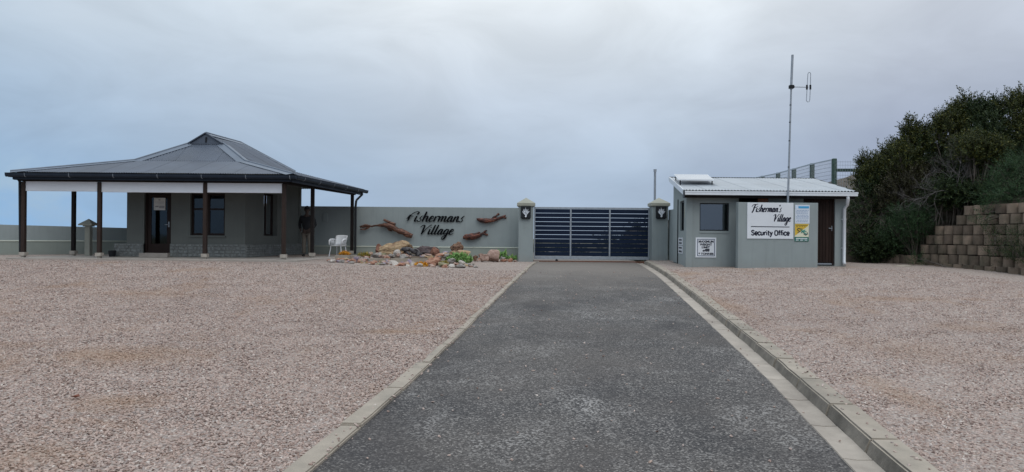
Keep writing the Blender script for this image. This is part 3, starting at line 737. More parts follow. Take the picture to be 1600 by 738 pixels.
# gutters and fascia
def gutter(a, b, m_, parent, w_=.13, h_=.12, brackets=True, name='gutter'):
    a, b = Vector(a), Vector(b); d = (b-a).normalized(); n_ = Vector((d.y, -d.x, 0))   # outward (right-hand)
    mb = MB(); k = 7; prof = [(0, 0)] + [(w_*(.5-.5*cos(pi*i/k)), -h_*sin(pi*i/k)**.7) for i in range(1, k)] + [(w_, 0), (w_+.012, .004)]
    for i in range(len(prof)-1):
        (u0, z0), (u1, z1) = prof[i], prof[i+1]
        mb.add([a+n_*u0+Vector((0,0,z0)), b+n_*u0+Vector((0,0,z0)), b+n_*u1+Vector((0,0,z1)), a+n_*u1+Vector((0,0,z1))], [(0,1,2,3)])
    for p in (a, b): mb.add([p+n_*u0+Vector((0,0,z0)) for u0, z0 in prof[:-1]], [tuple(range(len(prof)-1))])
    g = mb.build(name, m_, parent, smooth=False)
    if brackets:
        ln = (b-a).length; q = .6
        while q < ln:
            p = a+d*q; bb = MB(); bb.tube([p+n_*u0+Vector((0,0,z0-.004)) for u0, z0 in prof[:-1]], .008, 5); bb.build('bracket', M_GALV, g); q += 1.35
    return g
gutter((-15.5,22.0,3.60), (-6.62,22.0,3.60), M_NAVYTRIM, H); gutter((-6.72,22.02,3.60), (-6.0,29.25,3.60), M_NAVYTRIM, H)
gutter((-14.75,29.2,3.60), (-15.44,22.05,3.60), M_NAVYTRIM, H, brackets=False)
fs_ = MB(); fs_.box(-15.36, -6.80, 22.02, 22.05, 3.41, 3.59); fs_.build('fascia', M_NAVYTRIM, H)
MB().beam((-6.80,22.08,3.5), (-6.08,29.15,3.5), .03, .2).build('fascia', M_NAVYTRIM, H)
MB().beam((-15.36,22.08,3.5), (-14.66,29.15,3.5), .03, .2).build('fascia', M_NAVYTRIM, H)
for k in range(1, 7):
    x = -14.9 + k*.98; x2 = x+.15
    MB().beam((x,22.1,3.60), (min(max(x2,-12.6),-9.0) if -13.5 < x < -8 else x2, 23.98, 4.10 if -12.7 < x < -8.5 else 3.80), .05, .11).build('rafter', M_BLACKTIMBER, H)
# downpipe at the back right corner
dp_ = MB(); gx, gy = -6.05, 28.55
dp_.tube([(gx+.05, gy, 3.50), (gx+.05, gy, 3.38), (gx-.12, gy-.12, 3.18), (xb+.15, 28.1, 3.1), (xb+.14, 28.06, 2.9), (xb+.14, 28.06, 1.05)], .045, 8)
dp_.build('downpipe', M_DARKMETAL, H)
MB().tube([(-15.42,22.3,3.5), (-15.36,22.35,3.36), (-15.33,22.36,1.05)], .04, 8).build('downpipe', M_DARKMETAL, H)
# notice taped in the door
nt = root('door_notice', (P(249,318,24.1).x, 24.09, P(249,328,24.1).z), 'pale paper notice taped to the glass of the brown door', 'notice')
q0 = P(240.5, 328.5, 24.095); q1 = P(258.5, 309.5, 24.095)
MB().box(q0.x, q1.x, 24.093, 24.098, q0.z, q1.z).build('sheet', M_PAPER, nt)
pr = MB(); wq, hq = q1.x-q0.x, q1.z-q0.z
for k, (a, b, zz, hh) in enumerate(((.4,.56,.80,.07), (.1,.9,.68,.012), (.1,.9,.61,.012), (.12,.85,.54,.012), (.1,.4,.24,.1), (.45,.92,.27,.06), (.45,.92,.17,.06), (.1,.9,.4,.012))):
    pr.box(q0.x+wq*a, q0.x+wq*b, 24.091, 24.0925, q0.z+hq*zz, q0.z+hq*(zz+hh))
pr.build('print', simple('faded_print', (.22,.22,.24), .8), nt)
# dark pot by the plinth
pot = MB(); x, yy = P(175.5, 369, 23.7).x, 23.7
pot.tube([(x,yy,FZ+.0), (x,yy,FZ+.03), (x,yy,FZ+.2), (x,yy,FZ+.21), (x,yy,FZ+.16)], [.09,.10,.125,.10,.09], 12)
tag(recenter(pot.build('plant_pot', M_DARKMETAL)), 'small empty dark pot standing at the left end of the stone plinth', 'pot')

# ================================================================== BOUNDARY WALLS
def bwall(name, a, b, ztop, label, z0=.45, band=1.31, thick=.22, ztop2=None):
    r_ = root(name, ((a[0]+b[0])/2, (a[1]+b[1])/2, .85), label, 'wall')
    d = Vector((b[0]-a[0], b[1]-a[1], 0)).normalized(); n_ = Vector((d.y, -d.x, 0)); z2 = ztop if ztop2 is None else ztop2
    A2, B2 = Vector((*a, 0)), Vector((*b, 0))
    def slabm(off, th, za, zb_, zc, m_, nm, par):
        p = [A2+n_*off, B2+n_*off, B2-n_*th, A2-n_*th]
        mb = MB(); mb.hexa([(*p[0][:2],za),(*p[1][:2],za),(*p[2][:2],za),(*p[3][:2],za),(*p[0][:2],zb_),(*p[1][:2],zc),(*p[2][:2],zc),(*p[3][:2],zb_)]); return bevel(mb.build(nm, m_, par), .006)
    slabm(0, thick, z0, ztop, z2, M_WALL, 'masonry', r_)
    slabm(.035, -.001, z0, band-.0, band-.0, M_PLINTHP, 'plinth', r_)
    mb = MB(); p = [A2+n_*.05, B2+n_*.05, B2-n_*.0, A2-n_*.0]
    mb.hexa([(p[0].x,p[0].y,band+.003),(p[1].x,p[1].y,band+.003),(p[2].x,p[2].y,band+.003),(p[3].x,p[3].y,band+.003),(p[0].x,p[0].y,band+.02),(p[1].x,p[1].y,band+.02),(p[2].x,p[2].y,band+.045),(p[3].x,p[3].y,band+.045)])
    mb.build('moulding', M_BAND, r_)
    return r_
GWALL = bwall('boundary_wall', (-8.55, 28.62), (.55, 28.45), 2.92, 'long smooth grey green boundary wall between the veranda building and the gate')
bwall('boundary_wall', (-19.5, 23.4), (-13.6, 27.0), 2.08, 'low grey boundary wall at far left running behind the veranda posts', band=1.46, ztop2=1.96)
bwall('boundary_wall', (-13.6, 27.04), (-12.2, 28.6), 1.96, 'short stretch of low wall tucked behind the veranda building', band=1.46)
# extend far left
def pillar_small():
    Yp = 24.6; x = P(138.5, 369, Yp).x
    r_ = root('wall_pillar', (x, Yp, .95), 'slim grey garden pillar with wide pointed cap in front of the low left wall', 'pillar')
    zc = P(138, 352.5, Yp).z; za = P(138, 342, Yp).z
    bevel(MB().box(x-.09, x+.09, Yp-.09, Yp+.09, .9, zc-.04).build('shaft', M_CREAM, r_), .01)
    mb = MB(); mb.box(x-.13, x+.13, Yp-.13, Yp+.13, zc-.038, zc-.002)
    mb.add([(x-.23,Yp-.23,zc),(x+.23,Yp-.23,zc),(x+.23,Yp+.23,zc),(x-.23,Yp+.23,zc),(x-.23,Yp-.23,zc+.04),(x+.23,Yp-.23,zc+.04),(x+.23,Yp+.23,zc+.04),(x-.23,Yp+.23,zc+.04),(x,Yp,za)],
           [(3,2,1,0),(0,1,5,4),(1,2,6,5),(2,3,7,6),(3,0,4,7),(4,5,8),(5,6,8),(6,7,8),(7,4,8)])
    mb.build('cap', M_CREAM, r_)
pillar_small()
ib = MB(); i0, i1 = P(504.5,347,28.6), P(512.5,333.5,28.6); ib.box(i0.x, i1.x, 28.56, 28.60, i0.z, i1.z); ib.box(i0.x+.02, i1.x-.02, 28.552, 28.562, i0.z+.02, i1.z-.02)
tag(recenter(bevel(ib.build('meter_box', M_WALL), .004)), 'small grey meter box on the shaded wall under the veranda', 'meter box')

# ------------------------------------------------------------------ gate pillars with lantern boxes
def gate_pillar(px0, px1, Y, pyb, label, lab2, cpx, lpx):
    x0, x1 = P(px0,369,Y).x, P(px1,369,Y).x; xm = (x0+x1)/2; wd = x1-x0
    zc0 = P((px0+px1)/2, 323, Y).z; zc1 = P((px0+px1)/2, 317.5, Y).z; za = P((px0+px1)/2, 308.5, Y).z
    r_ = root('gate_pillar', (xm, Y+wd/2, .85), label, 'pillar')
    bevel(MB().box(x0, x1, Y, Y+wd, .4, zc0).build('shaft', M_WALL, r_), .01)
    cy = Y+wd/2; e = wd/2+.06; mb = MB()
    mb.box(xm-e+.03, xm+e-.03, cy-e+.03, cy+e-.03, zc0+.001, zc0+.03)
    z0 = zc0+.03; z1 = zc1
    mb.add([(xm-e,cy-e,z0),(xm+e,cy-e,z0),(xm+e,cy+e,z0),(xm-e,cy+e,z0),(xm-e,cy-e,z1),(xm+e,cy-e,z1),(xm+e,cy+e,z1),(xm-e,cy+e,z1),(xm,cy,za)],
           [(3,2,1,0),(0,1,5,4),(1,2,6,5),(2,3,7,6),(3,0,4,7),(4,5,8),(5,6,8),(6,7,8),(7,4,8)])
    mb.build('cap', M_CREAM, r_)
    # lantern box with pale branching relief
    l0, l1 = P(lpx[0], 369, Y-.1).x, P(lpx[1], 369, Y-.1).x; zt_, zb_ = P(lpx[0], 322.5, Y-.1).z, P(lpx[0], 342, Y-.1).z
    b_r = root('wall_lamp', ((l0+l1)/2, Y-.06, zb_), lab2, 'lamp')
    bx = MB(); bx.box(l0, l1, Y-.12, Y-.002, zb_+.03, zt_); bx.box(l0+.03, l1-.03, Y-.10, Y-.004, zb_, zb_+.028)
    bevel(bx.build('case', M_DARKMETAL, b_r), .006)
    rel = MB(); cx = (l0+l1)/2; hh = zt_-zb_; bz = zb_+hh*.2; ww = l1-l0
    rr_ = random.Random(3)
    for k in range(9):
        ang = radians(-62+15.5*k); ln = hh*(.58 if k % 2 else .68)*(1-.25*abs(k-4)/4)
        pts = []
        for s_ in range(6):
            t_ = s_/5; wob = .018*sin(t_*7+k)
            pts.append((cx+sin(ang)*ln*t_*.62+wob*cos(ang), Y-.128, bz+cos(ang*.6)*ln*t_*1.02))
        rel.tube(pts, [.009,.012,.009,.012,.009,.006], 6)
        m_ = pts[3]; sgn = 1 if k % 2 else -1
        rel.tube([m_, (m_[0]+sgn*.03, Y-.128, m_[2]+.045), (m_[0]+sgn*.028, Y-.128, m_[2]+.085)], [.011,.011,.006], 6)
    rel.tube([(cx-.03,Y-.128,bz-.005),(cx,Y-.13,bz-.02),(cx+.03,Y-.128,bz-.005)], [.02,.03,.02], 8)
    rel.build('leaf_relief', simple('relief_white', (.62,.66,.72), .4), b_r)
    return x0, x1
gate_pillar(810, 833.5, 27.3, 408, 'square grey green gate pillar with cream capstone on the left of the blue gate', 'black box lamp with white branching leaf relief on the left gate pillar', 821, (813.5, 829))
gate_pillar(1019, 1044, 27.3, 410, 'square grey green gate pillar with cream pointed cap on the right of the blue gate', 'black box lamp with white branching leaf relief on the right gate pillar', 1031, (1025, 1041))
# link wall to the office
lw = MB(); xk0 = P(1043.5,369,27.6).x; lw.hexa([(xk0,27.5,.4),(6.0,25.6,.4),(6.1,25.85,.4),(xk0+.05,27.75,.4),(xk0,27.5,2.86),(6.0,25.6,2.84),(6.1,25.85,2.84),(xk0+.05,27.75,2.86)])
tag(recenter(bevel(lw.build('link_wall', M_WALL), .01)), 'short grey wall joining the right gate pillar to the security office', 'wall')

# ------------------------------------------------------------------ gate
GY = 27.75
gx0, gx1 = P(834.2,369,GY).x, P(1014.5,369,GY).x; gzt = P(900,324,GY).z; gzb = P(900,405.5,GY).z
gate = root('sliding_gate', ((gx0+gx1)/2, GY, gzb-.1), 'wide sliding driveway gate of dark navy horizontal boards in a galvanised frame', 'gate')
def zt_at(x): return gzt
tw = .058
bevel(MB().box(gx0, gx1, GY-.03, GY+.03, gzt-.07, gzt).build('top_rail', M_GALV, gate), .005)
bevel(MB().box(gx0, gx1, GY-.03, GY+.03, gzb, gzb+.12).build('bottom_rail', M_GALV, gate), .005)
ux_ = [gx0, P(891.5,369,GY).x-tw/2, P(952.5,369,GY).x-tw/2, gx1-tw*.8]
for x in ux_: bevel(MB().box(x, x+tw*.8 if x in (gx0, ux_[3]) else x+tw, GY-.032, GY+.032, gzb+.121, gzt-.071).build('upright', M_GALV, gate), .004)
hh = (gzt-.071-(gzb+.121)); pitch_ = hh/11; board_mesh = {}
for i in range(3):
    a = ux_[i]+(tw*.8 if i == 0 else tw)+.002; b = ux_[i+1]-.002
    me = bevel(MB().box(0, b-a, -.014, .014, 0, pitch_-.014).build('board', M_GATE), .003); me.parent = gate; base = me.data
    for k in range(11):
        o = me if k == 0 else D.objects.new('board', base)
        if k: link(o, gate)
        o.location = Vector((a, GY-.012+random.uniform(-.003,.003), gzb+.121+k*pitch_+.007)) - ORG[gate]
        o.rotation_euler = (0, random.uniform(-.0012, .0012), 0)
for px in (870, 1009):
    x = P(px,369,GY).x; w_ = MB(); w_.tube([(x,GY-.035,gzb-.045),(x,GY+.035,gzb-.045)], .05, 14); w_.box(x-.02, x+.02, GY-.045, GY-.036, gzb-.05, gzb+.01); w_.build('wheel', M_DARKMETAL, gate)
tk = MB(); tk.box(gx0, gx1+.1, GY-.25, GY+.5, rz(28)-.2, rz(28)+.018); thr = tk.build('gate_threshold', simple('threshold_concrete', (.40,.36,.32), .9, .15), None); tag(thr, kind='structure')
tr = MB(); tr.box(gx0+.2, gx1-.25, GY-.33, GY-.27, rz(27.5)-.05, rz(27.5)+.03); tr.box(gx0, gx1, GY-.02, GY+.02, rz(28)+.0185, rz(28)+.035)
tag(recenter(tr.build('gate_track', M_RUST)), 'rust brown steel track laid in the ground under the gate', 'track')
mm = MB(); x = P(1016.5,369,28.3).x; mm.box(x-.02, x+.28, 28.25, 28.6, rz(28), rz(28)+.42); mm.box(x-.01, x+.27, 28.26, 28.59, rz(28)+.421, rz(28)+.46)
tag(recenter(bevel(mm.build('gate_motor', M_DARKMETAL), .01)), 'small dark gate motor housing behind the right gate pillar', 'motor')
# steel pole
pp = P(1023.5, 265, 28.6); r_ = root('vent_pole', (pp.x, 28.6, .8), 'thin galvanised steel pole with a small collar rising behind the right gate pillar', 'pole')
MB().tube([(pp.x,28.6,.7),(pp.x,28.6,pp.z-.09)], .045, 12).build('tube', M_GALV, r_)
MB().tube([(pp.x,28.6,pp.z-.09),(pp.x,28.6,pp.z-.05),(pp.x,28.6,pp.z)], [.065,.055,.065], 12).build('collar', M_GALV, r_)

# ------------------------------------------------------------------ script lettering (stroke font)
GL = {
 'F': (1.15, [[(-.2,1.35),(-.05,1.75),(.25,2.05),(.8,2.1),(1.25,2.25)], [(.62,2.05),(.5,1.2),(.4,.3),(.2,-.2)], [(.2,1.0),(.6,1.08),(1.0,1.15),(1.02,1.3)]]),
 'f': (.78, [[(-.25,.45),(-.12,.95),(.0,1.35)], [(-.1,.15),(.02,.8),(.2,1.5),(.55,1.95),(.85,2.0),(.95,1.7),(.8,1.45)], [(-.02,.2),(.0,1.25)], [(-.2,.95),(.45,1.0)]]),
 'i': (.42, [[(.1,1),(.06,.3),(.16,.02),(.42,.25)], [(.1,1.38),(.12,1.5)]]),
 's': (.58, [[(-.05,.2),(.12,.0),(.34,.08),(.4,.32),(.22,.6),(.24,.88),(.42,1.1)], [(.1,.55),(.36,1.02)]]),
 'h': (.80, [[(.12,2.05),(.08,1.0),(.05,0)], [(.08,.55),(.34,.98),(.5,.9),(.5,.3),(.6,.02),(.82,.25)]]),
 'e': (.60, [[(.1,.5),(.38,.62),(.44,.88),(.28,1.0),(.1,.75),(.06,.3),(.24,.0),(.6,.25)]]),
 'r': (.55, [[(.1,1.0),(.08,0)], [(.1,.5),(.28,.95),(.5,.98),(.46,.8)]]),
 'm': (1.14, [[(.1,1.0),(.07,0)], [(.09,.55),(.33,.98),(.46,.85),(.43,0)], [(.45,.55),(.7,.98),(.84,.85),(.82,.25),(.92,.02),(1.14,.25)]]),
 'n': (.78, [[(.1,1.0),(.07,0)], [(.09,.55),(.34,.98),(.48,.85),(.46,.25),(.56,.02),(.78,.25)]]),
 'a': (.76, [[(.5,.8),(.34,1.0),(.12,.75),(.06,.25),(.2,.0),(.46,.4)], [(.52,1.0),(.47,.25),(.56,.02),(.76,.25)]]),
 'l': (.42, [[(.14,2.05),(.09,.8),(.07,.25),(.17,.02),(.42,.25)]]),
 'V': (1.08, [[(-.22,1.45),(-.02,1.85),(.2,1.95),(.28,1.5),(.3,0)], [(.3,.05),(.62,1.0),(.98,1.9),(1.2,2.0)]]),
 'g': (.74, [[(.5,.8),(.34,1.0),(.12,.75),(.06,.3),(.2,.05),(.46,.4)], [(.52,1.0),(.5,.0),(.42,-.7),(.2,-.9),(.02,-.65),(.3,-.2),(.74,.25)]]),
 "'": (.28, [[(.14,2.0),(.06,1.55)]]),
}
def catmull(pts, n=6):
    if len(pts) == 2: return [((pts[0][0]*(1-i/4)+pts[1][0]*i/4), (pts[0][1]*(1-i/4)+pts[1][1]*i/4)) for i in range(5)]
    p = [pts[0]]+list(pts)+[pts[-1]]; out = []
    for i in range(1, len(p)-2):
        for k in range(n):
            t_ = k/n; o = []
            for c in (0, 1):
                a, b, c2, d2 = p[i-1][c], p[i][c], p[i+1][c], p[i+2][c]
                o.append(.5*((2*b)+(-a+c2)*t_+(2*a-5*b+4*c2-d2)*t_**2+(-a+3*b-3*c2+d2)*t_**3))
            out.append(tuple(o))
    out.append(tuple(pts[-1])); return out
def script(word, parent, m_, x0, x1, Y, zbase, xh, depth=.02, shear=.42, thick=.35, thin=.14, nm='letter', sans=False, asc=.78):
    if sans: word = ['_'+c for c in word]
    total = sum(GL[c][0] for c in word); sx = (x1-x0)/(total)
    cx = 0
    for ch in word:
        adv, strokes = GL[ch]; mb = MB()
        if not sans: strokes = [[(x, z if z <= 1 else 1+(z-1)*asc) for x, z in st_] for st_ in strokes]
        for si, stp in enumerate(strokes):
            c = catmull(stp); n = len(c); Lf, Rt = [], []
            for i, (x, z) in enumerate(c):
                a = c[max(i-1, 0)]; b = c[min(i+1, n-1)]
                X = lambda p: ((cx+p[0])*sx + p[1]*xh*shear, p[1]*xh)
                pa, pb, pc = X(a), X(b), X((x, z)); dx, dz = pb[0]-pa[0], pb[1]-pa[1]; l_ = math.hypot(dx, dz) or 1
                dx, dz = dx/l_, dz/l_
                w_ = xh*thick if sans else xh*(thin + (thick-thin)*max(0, -(dz*.93+dx*.2))**1.2 if True else 0)
                if n <= 5 and abs(stp[0][0]-stp[-1][0]) < .1: w_ = xh*thick*.9
                if not sans: w_ *= .65+.35*min(1, 4*min(i, n-1-i)/n+.3)
                Lf.append((x0+pc[0]-dz*w_/2*1.0, zbase+pc[1]+dx*w_/2)); Rt.append((x0+pc[0]+dz*w_/2, zbase+pc[1]-dx*w_/2))
            off = .0007*si
            for i in range(n-1):
                q = [Lf[i], Rt[i], Rt[i+1], Lf[i+1]]
                mb.add([(q_[0], Y-depth-off, q_[1]) for q_ in q]+[(q_[0], Y-.0005, q_[1]) for q_ in q], [(0,1,2,3),(0,4,5,1),(1,5,6,2),(2,6,7,3),(3,7,4,0)])
        if strokes: mb.build(nm, m_, parent)
        cx += adv
GS = {
 'S': (.78, [[(.62,1.12),(.5,1.38),(.22,1.4),(.08,1.15),(.2,.88),(.5,.62),(.62,.35),(.5,.05),(.2,.02),(.05,.3)]]),
 'e': (.68, [[(.1,.5),(.54,.5),(.52,.85),(.32,1.0),(.12,.85),(.08,.5),(.14,.12),(.34,.0),(.55,.2)]]),
 'c': (.64, [[(.54,.72),(.44,.98),(.2,.96),(.08,.6),(.1,.2),(.28,.0),(.48,.08),(.54,.3)]]),
 'u': (.72, [[(.1,1),(.1,.25),(.25,.0),(.5,.2)], [(.55,1),(.55,0)]]),
 'r': (.52, [[(.1,1),(.1,0)], [(.12,.6),(.28,.93),(.48,.95)]]),
 'i': (.32, [[(.12,1),(.12,0)], [(.12,1.28),(.12,1.46)]]),
 't': (.48, [[(.2,1.35),(.2,.2),(.3,.02),(.44,.03)], [(.02,.96),(.42,.96)]]),
 'y': (.68, [[(.06,1),(.32,.1)], [(.58,1),(.36,.1),(.2,-.35),(.02,-.38)]]),
 ' ': (.38, []),
 'O': (.86, [[(.4,1.42),(.14,1.25),(.08,.7),(.14,.15),(.4,.0),(.66,.15),(.72,.7),(.66,1.25),(.4,1.42)]]),
 'f': (.46, [[(.46,1.4),(.26,1.36),(.2,1.1),(.2,0)], [(.02,.96),(.42,.96)]]),
}
GL.update({'_'+k: v for k, v in GS.items()})
def wallY(x): return 28.45 + (.02-x)/8.57*.17
lt = root('wall_lettering', (P(682,350,28.5).x, 28.5, 1.9), 'black slanted script letters reading Fishermans Village fixed to the boundary wall', 'lettering')
a, b = P(637,346.3,28.5), P(726,346.3,28.5)
xh_ = 8.6/F*28.5
script('fishermans', lt, M_LETTER, a.x, b.x-.05, 28.465, a.z-.0, xh_, .012)
a, b = P(655,366.3,28.5), P(710,366.3,28.5)
script('Village', lt, M_LETTER, a.x, b.x-.06, 28.465, a.z, xh_*.95, .012)

# ------------------------------------------------------------------ driftwood fish
def blobwood(name, branches, Y, m_, label, depthk=.75):
    mb = MB(); rr_ = random.Random(len(label))
    for pts, rads in branches:
        w3 = [P(px, py, Y) for px, py in pts]; k = Y/F
        c = catmull([(p.x, p.z) for p in w3], 6); n = len(c); rad = []
        for i in range(n):
            t_ = i/(n-1)*(len(rads)-1); j = min(int(t_), len(rads)-2); f_ = t_-j
            rad.append((rads[j]*(1-f_)+rads[j+1]*f_)*k)
        pts3 = [Vector((x, Y-.02-r_*depthk, z)) for (x, z), r_ in zip(c, rad)]
        b0 = len(mb.v); mb.tube(pts3, rad, 12)
        for i in range(b0, len(mb.v)):
            v = Vector(mb.v[i]); nz = mnoise.noise(Vector((v.x*5, v.y*9, v.z*14)))*.03 + mnoise.noise(v*30)*.012
            c_ = min(pts3, key=lambda p: (p-v).length); d = (v-c_)
            if d.length > 1e-5: v = v+d.normalized()*nz
            mb.v[i] = (v.x, min(v.y, Y-.012), v.z)
    o = mb.build(name, m_, smooth=True); fixn(o); recenter(o)
    return tag(o, label, 'driftwood')
def driftm(name, cols, sc):
    def fn(t, bs, out):
        pos = t.add('ShaderNodeMapping', {'Vector': coords(t, 'World'), 'Rotation': (0, -.3, 0), 'Scale': (1, 1, 3)}).outputs[0]
        n = t.noise(pos, sc, 6, .65, 1.2); setc(t, bs, t.ramp(n, [(.34, cols[0]), (.5, cols[1]), (.66, cols[2])])); bs.inputs['Roughness'].default_value = .45; bs.inputs['Specular IOR Level'].default_value = .3
        bp = t.add('ShaderNodeBump', {'Height': n, 'Strength': .8, 'Distance': .03}); t.l.new(bp.outputs[0], bs.inputs['Normal'])
    return mat(name, fn)
M_DRIFT = driftm('driftwood_brown', [(.02,.014,.013), (.10,.045,.03), (.27,.125,.08)], 5)
M_DRIFT2 = driftm('driftwood_red', [(.014,.011,.013), (.065,.025,.02), (.26,.09,.055)], 4.5)
WY = 28.47
blobwood('driftwood_fish', [([(566,355.3),(578,353.8),(590,353),(602,352),(612,354.5),(620,359),(630,363),(638,367),(644.5,369.5)], [.8,1.0,1.3,3.6,4.6,4.0,4.3,4.6,3.4]),
    ([(580,353.5),(571,352.8),(563,355)], [1.2,1.8,1.2]), ([(578,355),(571,358),(563,358.6)], [1.3,1.2,.8]),
    ([(618,352),(608,347),(601,344)], [2.4,2.0,1.6]), ([(601,344.5),(600,342.5)], [1.6,.5]), ([(606,357),(610,360),(613,361)], [1.4,1.3,.6])], WY, M_DRIFT, 'longest brown driftwood fish with forked tail, left of the lettering')
blobwood('driftwood_fish', [([(745,342.5),(752,344.3),(760,345.4),(768,344.4),(776,342.6),(784,341)], [1.6,3.4,3.9,3.4,2.2,1.2]),
    ([(768,342.5),(773,339),(780,333.8)], [1.2,1.4,.9]), ([(768,342.5),(778,341.5),(784,339.8),(791,341.4)], [1.5,1.4,1.7,1.3]), ([(784,339.8),(787,338.6),(790,336.5)], [1.4,1.6,1.2])], WY, M_DRIFT2, 'upper right driftwood fish with raised fin and reddish tail')
blobwood('driftwood_fish', [([(724.5,371.5),(730,370.5),(738,369.8),(746,368.6),(752,367.2)], [2.4,4.6,5.2,4.2,1.8]),
    ([(740,366.5),(746,364.8),(750.5,363)], [1.6,1.4,.7]), ([(750,367.5),(755,364),(759,361),(761.5,360.2)], [1.6,1.2,1.0,.7]), ([(755,365),(759,366.5),(762.5,367.3)], [1.1,1.5,1.3]), ([(757,362.5),(759.5,365)], [.8,.8])], WY, M_DRIFT2, 'plump dark driftwood fish with small curled tail, lowest right on the wall')

# ================================================================== SECURITY OFFICE (right)
O = root('security_office', (8, 23.5, .9), 'small grey security office with pale corrugated lean-to roof and white gutter', 'building')
OY = 22.5; ofx = lambda px, Y=OY: P(px, 369, Y).x
A0 = (ofx(1072), OY); B0 = (ofx(1322), OY); dvec = Vector((.112, 1)); bk = 3.6
C0 = (B0[0]+dvec.x*bk, OY+bk); D0 = (A0[0]+dvec.x*bk, OY+bk)
zf = 3.16; zbk = 3.80; g0 = .6
# front wall with window, recess opening and door
wa = A0[0]
h_win = (ofx(1093)-wa, ofx(1139)-wa, P(1115,361,OY).z, P(1115,317.5,OY).z)
h_rec = (ofx(1154)-wa, ofx(1201)-wa, .95, P(1175,306.5,OY).z)
h_door = (ofx(1255)-wa, ofx(1304.5)-wa, .95, P(1280,308.5,OY).z)
om = wall_mesh(A0, B0, g0, zf, .2, [h_win, h_rec, h_door])
# left side wall with attendant window
lenS = dvec.length*bk
def sideu(px):
    k = (px-800)/F; dx, dy = dvec.x/dvec.length, dvec.y/dvec.length
    return (k*OY - A0[0])/(dx - k*dy)
su1, su0 = sideu(1062), sideu(1068.6)       # far, near
# wall runs D0->A0 so its outside faces left
zwt, zwb = 3.0, 2.02
wall_mesh(D0, A0, g0, zf, .2, [(lenS-su1, lenS-su0, zwb, zwt)], om)
wall_mesh(B0, C0, g0, zf, .2, [], om); wall_mesh(C0, D0, g0, zbk, .2, [], om)
# triangular gables
for (p, q, s_) in ((A0, D0, 1), (B0, C0, -1)):
    pts = [(p[0], p[1], zf), (q[0], q[1], zf), (q[0], q[1], zbk)]
    om.prism(pts, (s_, 0, 0), .2)
om.build('wall', M_WALL, O)
MB().box(A0[0]+.25, B0[0]-.2, OY+.25, OY+bk-.2, .9, .92).build('room_floor', M_ROOM, O)
MB().box(ofx(1146), ofx(1148), OY+.21, OY+bk-.2, .93, 3.1).build('partition', M_HOUSE_SHADED, O)
# front window
wx0 = wa+h_win[0]; wx1 = wa+h_win[1]
fm = MB(); frame_rect(fm, (wx0, OY+.05, h_win[2]), (1,0,0), (0,0,1), (0,-1,0), wx1-wx0, h_win[3]-h_win[2], .035, .05)
wo = fixn(fm.build('window', M_DARKMETAL, O)); MB().box(wx0+.035, wx1-.035, OY+.07, OY+.076, h_win[2]+.035, h_win[3]-.035).build('pane', M_GLASS2, wo)
MB().prism([(wx0-.0,OY-.02,h_win[2]-.07),(wx1+.0,OY-.02,h_win[2]-.07),(wx1+.0,OY-.02,h_win[2]-.02),(wx0-.0,OY-.02,h_win[2]-.02)], (0,1,0), .1).build('sill', M_WALL, wo)
# items on the window ledge inside
jug = root('desk_lamp', (ofx(1104), OY+.35, h_win[2]), 'small white desk lamp standing inside the office window at lower left', 'lamp')
jx = ofx(1104, OY+.35); jm = MB(); jm.tube([(jx,OY+.35,h_win[2]-.05),(jx,OY+.35,h_win[2]+.04)], [.05,.045], 10); jm.tube([(jx,OY+.35,h_win[2]+.04),(jx+.02,OY+.34,h_win[2]+.12),(jx+.09,OY+.32,h_win[2]+.15)], [.018,.015,.015], 8)
jm.build('base', M_WHITEPLASTIC, jug)
jm = MB(); jm.tube([(jx+.07,OY+.32,h_win[2]+.16),(jx+.11,OY+.31,h_win[2]+.11)], [.02,.05], 10); jm.build('lamp_shade', M_WHITEPLASTIC, jug)
MB().box(A0[0]+.3, ofx(1146)-.05, OY+.25, OY+.75, h_win[2]-.09, h_win[2]-.05).build('counter', M_ROOM, O)
# attendant window frame + pane on side
Sd = Vector((dvec.x, dvec.y, 0)).normalized(); Sn = Vector((-Sd.y, Sd.x, 0))   # outward left
s_o = Vector((*A0, 0)) + Sd*su0 - Sn*.06; s_o.z = zwb
sm_ = MB(); frame_rect(sm_, s_o, Sd, (0,0,1), Sn, su1-su0, zwt-zwb, .04, .05); swn = fixn(sm_.build('window', M_DARKMETAL, O))
q0 = s_o - Sn*.02; MB().prism([q0+Sd*.04+Vector((0,0,.04)), q0+Sd*(su1-su0)*.5+Vector((0,0,.04)), q0+Sd*(su1-su0)*.5+Vector((0,0,zwt-zwb-.04)), q0+Sd*.04+Vector((0,0,zwt-zwb-.04))], -Sn, .006).build('pane', M_GLASS, swn)
q0 = s_o - Sn*.03; MB().prism([q0+Sd*(su1-su0)*.48+Vector((0,0,.04)), q0+Sd*((su1-su0)-.04)+Vector((0,0,.04)), q0+Sd*((su1-su0)-.04)+Vector((0,0,zwt-zwb-.04)), q0+Sd*(su1-su0)*.48+Vector((0,0,zwt-zwb-.04))], -Sn, .006).build('pane', M_GLASS, swn)
def on_side(px_near, px_far, py0, py1, name, m_, parent, prj=.012, off=.0):
    ua, ub = sideu(px_near), sideu(px_far)
    pa = Vector((*A0, 0))+Sd*ua+Sn*off; pb = Vector((*A0, 0))+Sd*ub+Sn*off
    z0, z1 = P(px_near, py1, pa.y).z, P(px_near, py0, pa.y).z
    mb = MB(); mb.prism([(pa.x,pa.y,z0),(pb.x,pb.y,z0),(pb.x,pb.y,z1),(pa.x,pa.y,z1)], Sn, prj); return fixn(mb.build(name, m_, parent))
